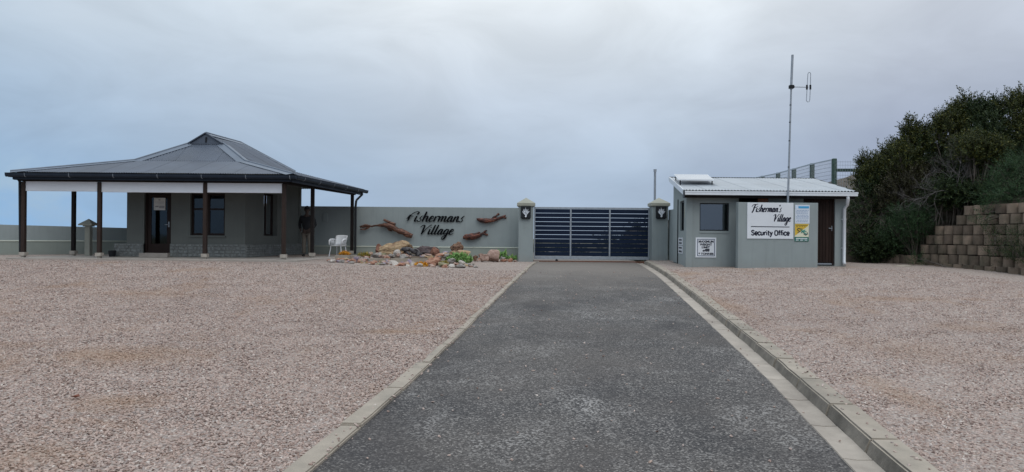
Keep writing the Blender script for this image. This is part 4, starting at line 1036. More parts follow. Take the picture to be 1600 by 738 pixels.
def side_sign(py0, py1, label, marks):
    c = Vector((*A0, 0))+Sd*sideu(1063.5); r_ = root('side_sign', (c.x-.01, c.y, 1.4), label, 'sign')
    on_side(1067, 1060.4, py0, py1, 'panel', M_SIGNW, r_, .012)
    for (a, b) in marks: on_side(1066, 1061.4, a, b, 'print', M_INK, r_, .0022, .0125)
side_sign(371.5, 383.3, 'upper small white sign with two dark words on the office side wall', [(374,376.3), (379,381.3)])
side_sign(384.3, 397, 'lower small white sign with two dark words on the office side wall', [(386.5,389), (392,394.8)])
r_ = root('side_poster', (A0[0]-.02, OY+.3, 2.3), 'narrow yellow and black poster beside the attendant window', 'poster')
on_side(1071.5, 1069.8, 322, 341, 'sheet', M_YELLOW, r_, .008); on_side(1071.5, 1069.8, 341.3, 346, 'lower_sheet', M_INK, r_, .008)
cd = MB(); pc = Vector((*A0,0))+Sd*sideu(1059.8)+Sn*.02; cd.tube([(pc.x,pc.y,.85),(pc.x,pc.y,3.1)], .016, 6); cd.build('conduit', M_DARKMETAL, O)
# door (dark boards) with handle
ddx0, ddx1 = wa+h_door[0], wa+h_door[1]
ff = MB(); frame_rect(ff, (ddx0, OY+.06, .95), (1,0,0), (0,0,1), (0,-1,0), ddx1-ddx0, h_door[3]-.95, .05, .08, True); fixn(ff.build('door_frame', M_DOORW, O))
dleaf = root('door', (ddx0, OY+.1, .95)); dleaf.parent = O; dleaf.location = Vector((ddx0, OY+.1, .95))-ORG[O]
nb2 = 9; bw2 = (ddx1-ddx0-.1)/nb2
for k in range(nb2):
    x = ddx0+.05+k*bw2; bevel(MB().box(x+.003, x+bw2-.003, OY+.09, OY+.125, 1.05, h_door[3]-.055).build('board', M_DOORW, dleaf), .004)
bb = MB(); bb.box(ddx0+.05, ddx1-.05, OY+.08, OY+.13, .985, 1.03); bb.build('threshold', M_GALV, O)
hd = MB(); hx = ofx(1303.5); hz = P(1300,357,OY).z; hd.tube([(hx-.03,OY+.07,hz),(hx-.15,OY+.055,hz)], .013, 8); hd.box(hx-.05, hx-.015, OY+.08, OY+.09, hz-.08, hz+.08); hd.build('handle', M_GALV, dleaf)
# open varnished door leaf in the recess
vd0, vd1 = ofx(1183.5, OY+.12), ofx(1200, OY+.07)
vv = MB(); vv.hexa([(vd0,OY+.13,.95),(vd1,OY+.08,.95),(vd1+.03,OY+.12,.95),(vd0+.03,OY+.17,.95),(vd0,OY+.13,3.05),(vd1,OY+.08,3.05),(vd1+.03,OY+.12,3.05),(vd0+.03,OY+.17,3.05)])
bevel(vv.build('open_door', M_OAK, O), .006)
# roof
REL, RER = ofx(1067, 22.15), ofx(1336, 22.15)
ea = Vector((REL, 22.15, 3.27)); eb = Vector((RER, 22.15, 3.27)); rk = 4.15
ec = Vector((RER+.112*rk, 22.15+rk, 4.00)); ed = Vector((REL+.112*rk, 22.15+rk, 4.00))
corrugate(O, [ea, eb, ec, ed], (ea, eb), M_ROOFLIGHT, amp=.018, pitch=.1, nwave=7)
sf = MB(); dn = Vector((0,0,-.10)); sf.add([ea+dn, eb+dn, ec+dn, ed+dn], [(0,1,2,3)]); sf.add([ea+Vector((0,.06,-.03)), eb+Vector((0,.06,-.03)), eb+Vector((0,.06,-.2)), ea+Vector((0,.06,-.2))], [(0,1,2,3)])
sf.box(REL+.02, RER-.02, 22.14, 22.17, 3.03, 3.115); sf.build('soffit', M_BLACKTIMBER, O)
for (p, q) in ((ea, ed), (eb, ec)):
    bg = MB(); bg.beam(p+Vector((0,0,-.06)), q+Vector((0,0,-.06)), .03, .16); bg.build('barge_board', M_WHITEMETAL if p is ea else M_DARKMETAL, O)
MB().beam(ed+Vector((0,0,.01)), ec+Vector((0,0,.01)), .12, .02).build('ridge_flashing', M_DARKMETAL, O)
og = MB(); og.box(REL+.02, RER+.02, 22.02, 22.13, 3.115, 3.222); og.box(REL+.01, RER+.03, 22.012, 22.02, 3.19, 3.235); ogo = bevel(og.build('gutter', M_WHITEMETAL, O), .006)
MB().box(REL, REL+.018, 22.01, 22.2, 3.02, 3.27).build('gutter_end', M_DARKMETAL, O)
dpx = P(1319.5, 369, 22.4).x; dpo = MB()
dpo.tube([(P(1324.5,369,22.08).x,22.08,3.15),(P(1324.5,369,22.08).x,22.08,3.02),(dpx+.03,22.3,2.86),(dpx,22.42,2.74),(dpx,22.42,1.08),(dpx,22.36,1.0)], .05, 10)
dpo.build('downpipe', M_WHITEMETAL, O, smooth=True)
for z in (1.5, 2.4): MB().box(dpx-.06, dpx+.06, 22.42, 22.5, z, z+.03).build('pipe_clip', M_WHITEMETAL, O)
# solar panel on the roof
def roofpt(u, v, h=0):
    p = ea + (eb-ea)*u + (ed-ea)*v; return p + Vector((0, -.17, 1)).normalized()*h
spr = root('solar_panel', roofpt(.1, .7), 'flat pale solar panel lying at the left end of the office roof', 'solar panel')
cs = []
for (px, py, Y) in ((1060.5,280.5,23.6), (1116,281.5,23.6), (1106,273.0,25.3), (1053,272.5,25.3)):
    cs.append(P(px, py, Y))
mbp = MB(); mbp.hexa([c-Vector((0,0,.028)) for c in cs]+[c for c in cs]); bevel(mbp.build('frame', M_WHITEMETAL, spr), .006)
cc = sum(cs, Vector())/4; ins = [cc+(c-cc)*.95+Vector((0,0,.006)) for c in cs]
mg = MB(); mg.add(ins, [(0,1,2,3)]); mg.build('glass', simple('panel_glass', (.10,.12,.16), .12, .05, spec=1.0, coat=1.0), spr)
lgm = MB()
for (k, l_) in ((0, .3), (1, .3), (2, .2), (3, .2)):
    c = cc+(cs[k]-cc)*.9; lgm.tube([c-Vector((0,0,.045)), c-Vector((0,0,l_))], .02, 6)
lgm.build('mount', M_DARKMETAL, spr)
# sign wall
SY = 21.75; sx0, sx1 = P(1153.2,369,SY).x, P(1278,369,SY).x; szt = P(1215,316.8,SY).z
sw_ = MB(); sw_.box(sx0, sx1, SY, SY+.23, .5, szt); tag(recenter(bevel(sw_.build('screen_wall', M_WALL), .008)), 'freestanding grey screen wall carrying the signboards in front of the office', 'wall')
sb = root('security_sign', (P(1203,345,SY).x, SY-.01, 1.9), "large white signboard reading Fisherman's Village Security Office on the screen wall", 'sign')
t0 = P(1167.5, 316.9, SY); t1 = P(1239, 373.6, SY); zt1 = min(t0.z, szt+.02)
bevel(MB().box(t0.x, t1.x, SY-.022, SY-.002, t1.z, zt1).build('board', M_SIGNW, sb), .003)
a, b = P(1173.5,331.3,SY), P(1224,331.3,SY); xh2 = 6.3/F*SY
script("Fisherman's", sb, M_SIGNINK, a.x, b.x-.07, SY-.022, a.z, xh2, .003, .25, .32, .15, 'letter')
a, b = P(1207.5,346.3,SY), P(1237,346.3,SY)
script('Village', sb, M_SIGNINK, a.x, b.x-.04, SY-.022, a.z, xh2, .003, .25, .32, .15, 'letter')
a = P(1173, 354.2, SY); b = P(1233, 355.0, SY); MB().beam((a.x,SY-.0245,a.z), (b.x,SY-.0245,b.z), .003, .022).build('rule', M_SIGNINK, sb)
a = P(1173.5,367.5,SY); b = P(1233.5,360,SY)
script('Security Office', sb, M_SIGNINK, a.x, b.x, SY-.022, a.z, .1, .003, 0.0, .36, .36, 'letter', sans=True)
# blue and white notice and yellow notice
def flat(px0, py0, px1, py1, Y, name, m_, parent, th=.003, dy=0.0):
    a, b = P(px0,py1,Y), P(px1,py0,Y); return MB().box(a.x, b.x, Y-th+dy, Y+dy, a.z, b.z).build(name, m_, parent)
n1_ = root('notice_board', (P(1252,333,SY).x, SY-.01, 2.1), 'tall pale notice with a bright blue heading band beside the white signboard', 'notice')
flat(1242, 320.5, 1265, 349.5, SY-.003, 'board', simple('notice_pale', (.60,.66,.74), .4, .04), n1_, .012)
flat(1247.5, 322.5, 1264, 325.8, SY-.0155, 'heading', M_BLUE, n1_); flat(1242.8, 322, 1246.5, 326, SY-.0155, 'emblem', M_PALEBLUE, n1_)
rr_ = random.Random(5)
for i, yy in enumerate((328.5, 330.8, 333.0, 336.0, 338.3, 340.5, 343.8, 346.2)):
    x = 1243.5+rr_.random()*2
    while x < 1262.5:
        w_ = 1.5+rr_.random()*2.5; flat(x, yy, min(x+w_, 1263.5), yy+.9, SY-.0155, 'print', M_TEXTBLUE, n1_, .002); x += w_+.8
n2_ = root('notice_board', (P(1252,360,SY).x, SY-.01, 1.8), 'square yellow and cream security notice with dark green footer below the blue notice', 'notice')
flat(1241.5, 350.0, 1263.5, 377.2, SY-.003, 'board', M_CREAMPRINT, n2_, .012)
aa = P(1241.8,368.5,SY); bb_ = P(1263.2,350.3,SY); mb = MB()
mb.prism([(aa.x,SY-.0155,aa.z),(bb_.x-.02,SY-.0155,bb_.z-.06),(bb_.x-.0,SY-.0155,bb_.z),(aa.x,SY-.0155,bb_.z)], (0,-1,0), .003); fixn(mb.build('yellow_field', M_YELLOW, n2_))
flat(1241.5, 370.6, 1263.5, 377.2, SY-.0155, 'footer', M_GREEN, n2_)
for (x0, x1, yy) in ((1243, 1262, 351.6), (1244, 1247, 354), (1248.5, 1251, 354), (1252.5, 1255, 354), (1256.5, 1258.5, 354)): flat(x0, yy, x1, yy+1.0, SY-.019, 'print', simple('print_olive', (.16,.12,.02), .5), n2_, .001)
for (x0, x1, yy) in ((1243.5, 1261.5, 372.3), (1243.5, 1248, 374.8), (1250, 1255, 374.8), (1257, 1261.5, 374.8)): flat(x0, yy, x1, yy+1.1, SY-.019, 'print', M_SIGNW, n2_, .001)
def ptsY(pl_): return [P(x, y_, SY-.02) for x, y_ in pl_]
em = MB(); em.tube(ptsY([(1250,357.5),(1247,357),(1245.5,359),(1248,361),(1250.5,362)]), .012, 5); em.tube(ptsY([(1246,364),(1249,362.5)]), .01, 5); em.tube(ptsY([(1249,357.5),(1254,358)]), .01, 5); em.tube(ptsY([(1261,363),(1262,366),(1259,367.5),(1256,366)]), .01, 5)
em.build('emblem', M_INK, n2_)
em = MB(); em.tube(ptsY([(1251,359),(1254,361.5),(1257,364.5),(1260,366)]), .016, 5); em.tube(ptsY([(1258,359.5),(1254,361.5),(1252,364)]), .014, 5); em.tube(ptsY([(1256,361.5),(1260,362)]), .012, 5); em.build('emblem', M_TEAL, n2_)
# weight limit sign
ws = root('weight_limit_sign', (P(1103,385,OY).x, OY-.01, 1.5), 'square white sign reading MAXIMUM WEIGHT LIMIT TONNES with a lorry symbol below the office window', 'sign')
a, b = P(1086.5,402.5,OY), P(1119,371.5,OY); bevel(MB().box(a.x, b.x, OY-.02, OY-.003, a.z, b.z).build('plate', M_SIGNW, ws), .003)
fr = MB(); a, b = P(1089,400.3,OY), P(1116.7,373.8,OY); wS, hS = b.x-a.x, b.z-a.z
frame_rect(fr, (a.x, OY-.0235, a.z), (1,0,0), (0,0,1), (0,-1,0), wS, hS, .02, .003); fixn(fr.build('border', simple('border_blue', (.06,.085,.15), .5), ws))
for body, u0, u1, v0, v1 in (('MAXIMUM', .08, .93, .78, .92), ('WEIGHT', .14, .84, .61, .745), ('LIMIT', .26, .72, .455, .58), ('8 TONNES', .07, .93, .07, .20)):
    text_mesh(body, ws, 'sign_text', M_SIGNINK, (a.x+wS*u0, OY-.0205, a.z+hS*v0), (1,0,0), (0,0,1), wS*(u1-u0), hS*(v1-v0), .003, .045)
lo = MB()
def sq(u0, u1, v0, v1): lo.box(a.x+wS*u0, a.x+wS*u1, OY-.0235, OY-.0202, a.z+hS*v0, a.z+hS*v1)
sq(.45, .70, .28, .43); sq(.30, .44, .275, .33); sq(.33, .44, .331, .37); sq(.36, .40, .24, .27); sq(.50, .54, .24, .275); sq(.60, .64, .24, .275)
lo.build('lorry_symbol', M_INK, ws)

# ------------------------------------------------------------------ antenna mast
ab = P(1231, 317, 21.98); atop = P(1238.3, 86, 21.98); ak = P(1236.3, 136, 21.98)
am = root('radio_antenna', (ab.x, 21.98, .95), 'tall thin steel radio mast with folded dipole loop leaning slightly right over the office', 'antenna')
bot = Vector((ab.x-.08, 21.98, .93))
MB().tube([bot, ab, P(1233.5,230,21.98), ak], [.033,.033,.028,.026], 10).build('pole', M_GALV, am)
MB().tube([P(1236.1,140,21.98), atop], .036, 12).build('upper_tube', M_GALV, am)
cl = MB(); cl.tube([ak+Vector((-.07,0,0)), ak+Vector((.09,0,0))], .04, 8); cl.box(ak.x-.06, ak.x+.07, 21.92, 22.04, ak.z-.05, ak.z+.05); cl.build('clamp', M_DARKMETAL, am)
e_ = P(1263, 136.5, 21.98); MB().tube([ak+Vector((.05,0,0)), e_], .014, 8).build('boom', M_GALV, am)
lp = [P(x, y_, 21.98) for x, y_ in ((1261.2,134),(1262.3,116),(1263.2,113.6),(1265.4,113.4),(1266.7,115),(1266.2,136),(1265.3,156),(1264,159.3),(1261.5,159.4),(1260,157.5),(1261,139))]
MB().tube(lp, .011, 8).build('dipole', M_GALV, am)
ins_ = MB()
for px in (1260.8, 1266.2): ins_.tube([P(px,133,21.98), P(px,140,21.98)], .03, 8)
ins_.build('insulator', M_DARKMETAL, am)
tp = MB()
for py in (165, 192, 221, 262): q = P(1235.9-(py-136)*.0285, py, 21.98); tp.tube([q, q+Vector((0,0,.025))], .031, 8)
tp.build('cable_tie', M_DARKMETAL, am)

# ------------------------------------------------------------------ green post and wire fence on the bank
fn = root('wire_fence', (12.6, 28, 3.4), 'green timber post fence with wire mesh running along the top of the bank', 'fence')
FX = 12.56
fpts = [(28.0, 248), (30.05, 255.5), (32.0, 263.5), (33.9, 270), (36.0, 275), (38.2, 280)]
tops = []
for i, (Y, py) in enumerate(fpts):
    px = 800+FX/Y*F; z = P(px, py, Y).z; tops.append(Vector((FX, Y, z)))
    bevel(MB().box(FX-.08, FX+.08, Y-.08, Y+.08, 2.4, z).build('post', M_GREENPOST, fn), .02)
for a, b in zip(tops, tops[1:]):
    wm = MB(); ln = (b-a).length
    for k in range(11):
        dz = -.03-k*.15; wm.tube([a+Vector((-.085,0,dz)), b+Vector((-.085,0,dz))], .007, 3, cap=False)
    k = .1
    while k < ln:
        p = a+(b-a)*(k/ln)+Vector((-.085,0,0)); wm.tube([p+Vector((0,0,-.03)), p+Vector((0,0,-1.55))], .0055, 3, cap=False); k += .08
    o = wm.build('wire_mesh', M_WIRE, fn); o['kind'] = 'stuff'
    MB().beam(a+Vector((-.1,0,-.05)), b+Vector((-.1,0,-.05)), .02, .05).build('top_rail', M_WIRE, fn)
fx2 = [12.56, 14.6, 16.8, 19.2]
for i, x in enumerate(fx2[1:]): bevel(MB().box(x-.07, x+.07, 27.93, 28.07, 3.0, 4.75+.12*i).build('post', M_GREENPOST, fn), .02)
for i in range(3):
    x0, x1 = fx2[i], fx2[i+1]; MB().beam((x0+.08,28,4.48+.1*i), (x1-.07,28,4.5+.1*i), .1, .1).build('rail', M_GREENPOST, fn)
    wm = MB()
    for k in range(9): wm.tube([(x0,27.92,4.8-k*.13+.1*i), (x1,27.92,4.82-k*.13+.1*i)], .006, 3, cap=False)
    x = x0
    while x < x1: wm.tube([(x,27.92,3.7),(x,27.92,4.85+.1*i)], .005, 3, cap=False); x += .1
    o = wm.build('wire_mesh', M_WIRE, fn); o['kind'] = 'stuff'

# ------------------------------------------------------------------ retaining wall of barrel blocks
M_BLOCK = simple('barrel_block', (0.185, 0.14, 0.105), 0.92, 0.28, 3, 0.5, 45, dirt=((0.04, 0.045, 0.025), 0.9), objvar=0.35)
rw = root('retaining_wall', (14.1, 21.5, .85), 'stepped retaining wall of rounded brown concrete planter blocks below the bushes', 'wall')
def block_mesh():
    mb = MB(); n = 8; w_, dpt, h_ = .385, .34, .285; outer = []; 
    for i in range(n+1):
        t_ = pi*i/n; outer.append((-w_/2*cos(t_), -.21*sin(t_)-.0))
    outer += [(w_/2*.8, dpt), (-w_/2*.8, dpt)]
    k = len(outer); inner = [(x*.78, (y_-.05)*.72+.06) for x, y_ in outer]
    vs = [(x, y_, 0) for x, y_ in outer]+[(x*.985, y_*.985, h_) for x, y_ in outer]+[(x, y_, h_) for x, y_ in inner]+[(x, y_, h_-.07) for x, y_ in inner]
    fs = [tuple(reversed(range(k)))]+[(i, (i+1) % k, k+(i+1) % k, k+i) for i in range(k)]+[(k+i, k+(i+1) % k, 2*k+(i+1) % k, 2*k+i) for i in range(k)]+[(2*k+i, 2*k+(i+1) % k, 3*k+(i+1) % k, 3*k+i) for i in range(k)]
    mb.add(vs, fs); mb.add([(x, y_, h_-.05) for x, y_ in inner], [tuple(range(k))], 1)
    o = mb.build('block', [M_BLOCK, M_SOIL]); o.parent = rw; fixn(o); return o
blk = block_mesh(); blk_me = blk.data; first = True
wa0, wa1 = Vector((13.82, 24.05)), Vector((14.32, 16.2)); wd_ = (wa1-wa0).normalized(); wn = Vector((-wd_.y, wd_.x)); wn = wn if wn.x > 0 else -wn
starts = {0: 1436, 1: 1444, 2: 1442, 3: 1450, 4: 1464, 5: 1498, 6: 1509}
for r_i in range(7):
    z = gz(14, 23)-.26 + r_i*.312+.04 + (0 if r_i else .03)
    back_ = wn*(.11*r_i)
    # start position from pixel column
    k = (starts[r_i]-800)/F; p0 = wa0+back_; s_ = (k*p0.y-p0.x)/(wd_.x-k*wd_.y); s_ = max(s_, -.6)
    while s_ < (wa1-wa0).length:
        p = p0+wd_*(s_+.23); o = blk if first else D.objects.new('block', blk_me)
        if not first: link(o, rw)
        first = False
        o.location = Vector((p.x+random.uniform(-.012,.012), p.y, z+random.uniform(-.006,.006))) - ORG[rw]
        o.rotation_euler = (random.uniform(-.02,.02), random.uniform(-.02,.02), atan2(-wn.y*-1, -wn.x*-1) - pi/2 + .38 + random.uniform(-.06,.06))
        s_ += .455
rw2 = root('retaining_wall', (13.4, 25, .85), 'low row of half hidden planter blocks at the foot of the bushes', 'wall')
for (px, Y) in ((1384,25.2), (1394,25.0), (1404,24.8), (1414,24.6), (1424,24.4)):
    p = P(px, 400, Y); o = D.objects.new('block', blk_me); link(o, rw2); o.location = Vector((p.x, Y, gz(14, 24)+.0+random.uniform(-.02,.03)))-ORG[rw2]; o.rotation_euler = (0, random.uniform(-.08,.08), radians(-25))
fl = MB(); q = P(1409, 416.5, 22.9); fl.hexa([(q.x-.22,22.75,q.z-.05),(q.x+.22,22.7,q.z-.05),(q.x+.26,23.0,q.z-.05),(q.x-.2,23.05,q.z-.05),(q.x-.22,22.75,q.z+.02),(q.x+.22,22.7,q.z+.03),(q.x+.26,23.0,q.z+.05),(q.x-.2,23.05,q.z+.03)])
tag(recenter(bevel(fl.build('loose_slab', M_KERB), .012)), 'flat broken concrete slab lying on the gravel before the bushes', 'slab')

# ------------------------------------------------------------------ rocks
def ico(sub):
    bm = bmesh.new(); bmesh.ops.create_icosphere(bm, subdivisions=sub, radius=1.0); bm.verts.ensure_lookup_table()
    v = np.array([x.co[:] for x in bm.verts]); f = [tuple(q.index for q in x.verts) for x in bm.faces]; bm.free(); return v, f
ICO = {s: ico(s) for s in (2, 3, 4)}
def rock_mesh(name, seed, dims, m_, sub=3, rough=.22, cuts=6, smooth=False):
    v, f = ICO[sub]; v = v.copy(); rr = random.Random(seed)
    for _ in range(cuts):
        n_ = Vector((rr.gauss(0,1), rr.gauss(0,1), rr.gauss(0,1))).normalized(); dd = rr.uniform(.42, .8); nn = np.array(n_)
        s_ = v@nn; ov = np.clip(s_-dd, 0, None); v = v - np.outer(ov*.92, nn)
    for i in range(len(v)):
        p = Vector(v[i])*1.6+Vector((seed*3.1, seed*1.7, 0)); k = 1+rough*mnoise.noise(p)+rough*.45*mnoise.noise(p*3.1)+rough*.2*mnoise.noise(p*8)
        v[i] *= k
    mn, mxx = v.min(0), v.max(0); v = (v-(mn+mxx)/2)/((mxx-mn)/2); v = v*np.array(dims)/2; v[:,2] += dims[2]/2
    me = D.meshes.new(name); me.from_pydata(v.tolist(), [], f); me.materials.append(m_)
    if smooth: me.polygons.foreach_set('use_smooth', [True]*len(me.polygons))
    me.update(); return me
def rockm(name, c1, c2, c3, sc=4, rough=.85):
    def fn(t, bs, out):
        pos = coords(t, 'World'); n = t.noise(pos, sc, 6, .62, .5); c = t.ramp(n, [(.28, c1), (.5, c2), (.72, c3)])
        n2 = t.noise(pos, sc*6, 4, .6); c = t.mix(t.mapr(n2, .45, .8, 0, .4), c, tuple(x*.45 for x in c1)); setc(t, bs, c); bs.inputs['Roughness'].default_value = rough
        bp = t.add('ShaderNodeBump', {'Height': t.noise(pos, 22, 6, .65), 'Strength': .8, 'Distance': .03}); t.l.new(bp.outputs[0], bs.inputs['Normal'])
    return mat(name, fn)
RT_TAN = rockm('rock_tan', (.20,.105,.07), (.40,.28,.165), (.56,.46,.30), 3.5)
RT_DARK = rockm('rock_dark', (.035,.03,.035), (.10,.07,.07), (.20,.14,.14), 3)
RT_RUST = rockm('rock_rust', (.10,.04,.03), (.20,.09,.06), (.30,.16,.11), 5)
RT_BROWN = rockm('rock_brown', (.07,.04,.03), (.18,.10,.065), (.30,.20,.13), 9)
RT_PINK = rockm('rock_pink', (.20,.125,.10), (.37,.25,.205), (.48,.37,.32), 9)
RT_WHITE = rockm('rock_white', (.34,.30,.27), (.48,.44,.40), (.60,.57,.53), 6)
RT_GREY = rockm('rock_grey', (.17,.155,.145), (.29,.27,.25), (.40,.375,.35), 7)
RT_PURPLE = rockm('rock_purple', (.15,.12,.16), (.26,.215,.28), (.42,.37,.41), 7)
RT_ORANGE = rockm('rock_orange', (.20,.08,.05), (.36,.18,.12), (.46,.30,.22), 6)
RT_GREEN = rockm('rock_moss', (.12,.11,.06), (.24,.22,.13), (.40,.37,.27), 7)
def rock(px0, px1, py0, py1, Y, m_, label, seed, depth=.75, cat='rock', sub=3, group=None, sink=.06, rough=.34, rot=None, cuts=9, name='rock'):
    a, b = P(px0, py1, Y), P(px1, py0, Y); w_, h_ = b.x-a.x, b.z-a.z
    me = rock_mesh(name, seed, (w_, w_*depth, h_+sink), m_, sub, rough, cuts)
    o = D.objects.new(name, me); COL.objects.link(o); o.location = ((a.x+b.x)/2, Y, a.z-sink)
    if rot is not None: o.rotation_euler.z = rot
    return tag(o, label, cat, group)
# raised bed of soil behind the concrete pieces
def bed(name, px0, px1, Y0, Y1, ztop, m_, label):
    mb = MB(); a, b = P(px0,400,Y0).x, P(px1,400,Y0).x; n = 24; vs = []
    cx, cy = (a+b)/2, (Y0+Y1)/2; vs.append((cx, cy, ztop+.12))
    for ring, (k, z) in enumerate(((.55, ztop+.08), (.85, ztop), (1.0, .78))):
        for i in range(n):
            t_ = 2*pi*i/n; r_ = k*(1+.06*mnoise.noise(Vector((cos(t_)*2, sin(t_)*2, 5)))); vs.append((cx+(b-a)/2*cos(t_)*r_, cy+(Y1-Y0)/2*sin(t_)*r_, z))
    fs = [(0, 1+i, 1+(i+1) % n) for i in range(n)]
    for r_ in range(2):
        for i in range(n): fs.append((1+r_*n+i, 1+(r_+1)*n+i, 1+(r_+1)*n+(i+1) % n, 1+r_*n+(i+1) % n))
    mb.add(vs, fs); o = fixn(mb.build(name, m_, smooth=True)); return tag(o, label, None, None, 'structure')
bed('planting_bed', 560, 712, 23.35, 27.2, 1.06, M_SOIL, 'raised soil bed under the rockery stones')
def edge_piece(px0, px1, py0, py1, Y, label):
    a, b = P(px0,py1,Y), P(px1,py0,Y); mb = MB(); mb.box(a.x, b.x, Y, Y+.16, a.z-.12, b.z); o = mb.build('concrete_edging', M_KERB)
    bevel(o, .012, 2); recenter(o); tag(o, label, 'edging')
edge_piece(523, 545, 399, 408, 24.0, 'short weathered concrete kerb piece left of the rockery under the orange plant')
edge_piece(546, 563, 400, 408, 24.25, 'second weathered concrete kerb piece left of the rockery')
edge_piece(577, 609, 404, 413, 23.3, 'left of three concrete kerb pieces holding up the rockery')
edge_piece(609.8, 640, 404.2, 413.3, 23.3, 'middle of three concrete kerb pieces holding up the rockery')
edge_piece(640.8, 668, 404.5, 413.6, 23.3, 'right of three concrete kerb pieces holding up the rockery')
rock(590, 645, 375.5, 400, 24.9, RT_TAN, 'largest tan and ochre boulder crowning the rockery', 11, .6, 'boulder', 4, rough=.3, cuts=8, name='boulder')
rock(587, 603, 381, 400, 25.7, RT_RUST, 'dark rusty rock showing behind the left end of the large tan boulder', 12, .7)
rock(645, 687, 384, 400.5, 24.8, RT_DARK, 'long dark purplish brown boulder right of the tan boulder', 13, .6, 'boulder', 4, rough=.35, name='boulder')
rock(672, 687.5, 385.5, 400, 24.5, RT_RUST, 'rough reddish rock at the right end of the dark boulder', 14, .7)
rock(703, 724.5, 377.5, 394, 25.4, RT_BROWN, 'knobbly dark brown rock standing behind the green succulents', 15, .9, rough=.45, cuts=2, sub=4)
rock(700, 736, 391, 408, 25.0, RT_TAN, 'flat tan rock behind the bright green succulents', 16, .6)
rock(757, 781, 390, 407, 26.6, RT_PINK, 'square salmon red rock against the foot of the wall', 17, .6, cuts=10, rough=.12)
rock(746, 764, 396, 407, 26.2, RT_PINK, 'pinkish grey rock leaning on the square salmon rock', 18, .7)
rock(614, 627, 390, 403, 24.1, RT_WHITE, 'egg shaped pale stone in front of the tan boulder', 19, .8, rough=.1, cuts=2, sub=4)
rock(610, 617, 398, 405, 23.9, RT_WHITE, 'small round white stone left of the egg shaped stone', 20, .8, rough=.12, cuts=2)
rock(580, 599, 394, 404.5, 24.0, RT_GREY, 'pale grey slab stone at the left shoulder of the rockery', 21, .7)
rock(592, 612, 398.5, 404.5, 23.75, RT_PINK, 'flat salmon stone low on the left of the rockery', 22, .6)
rock(596, 604, 395, 400, 23.9, RT_GREEN, 'small greenish grey stone perched beside the pale slab', 23, .8)
rock(624, 640, 397, 404.5, 23.7, RT_GREY, 'grey driftstone under the dark hollow of the rockery', 24, .6)
rock(682, 697, 395, 408, 23.9, RT_WHITE, 'pitted white stone with dark holes left of the succulents', 25, .8, rough=.4)
rock(664, 690, 402.5, 415, 22.9, RT_ORANGE, 'wide rough orange brown stone right of the concrete pieces', 26, .6, rough=.35)
rock(606, 623, 407, 418.3, 22.5, RT_WHITE, 'large rounded whitish stone at the front of the rockery', 27, .8, rough=.1, cuts=3, sub=4)
rock(600, 612, 405.5, 416, 22.8, RT_PURPLE, 'mauve grey stone left of the large rounded whitish stone', 28, .7)
rock(592, 601, 405.5, 413, 22.7, RT_GREEN, 'round olive grey stone against the concrete piece', 29, .8, rough=.1, cuts=2)
rock(585, 597, 411, 418, 22.4, RT_GREEN, 'mossy green stone at the front left of the rockery', 30, .8)
rock(625, 634, 408.5, 416.5, 22.6, RT_PURPLE, 'purple stone right of the large rounded whitish stone', 31, .8)
rock(633, 645, 405.5, 414, 22.7, RT_PURPLE, 'pale lilac stone leaning on the middle concrete piece', 32, .8)
rock(640, 650, 409, 416, 22.4, RT_WHITE, 'blunt pinkish white stone left of the orange plant', 33, .8, rough=.12)
rock(631, 641, 413.5, 418.5, 22.1, RT_WHITE, 'small white stone at the very front middle of the rockery', 34, .8)
rock(669, 681, 412.5, 418, 22.1, RT_PINK, 'flat whitish pink stone right of the orange plant', 35, .7)
rock(551, 562, 401, 408.5, 23.6, RT_PURPLE, 'lilac grey stone at the end of the left kerb pieces', 36, .7)
rock(558, 580, 402.5, 409, 23.8, RT_GREY, 'long low grey stone left of the rockery', 37, .6)
rock(536, 549, 407.5, 414.5, 22.9, RT_GREY, 'rounded speckled grey stone before the left kerb pieces', 38, .8)
rock(556, 569, 407.5, 414.5, 22.8, RT_GREEN, 'brownish stone right of the yellow green tuft', 39, .8)
rock(684, 702, 409.5, 417, 22.3, RT_GREEN, 'mossy brown stone in the right front of the rockery', 40, .7)
rock(697, 712, 403.5, 411, 23.0, RT_GREY, 'grey rounded stone under the succulents', 41, .7)
rock(710, 728, 412, 418.5, 22.2, RT_GREY, 'flat pale grey stone at the right tip of the rockery', 42, .6)
rock(716, 728, 406.5, 412, 22.8, RT_WHITE, 'bright whitish stone just below the succulents', 43, .7)
rr_ = random.Random(77)
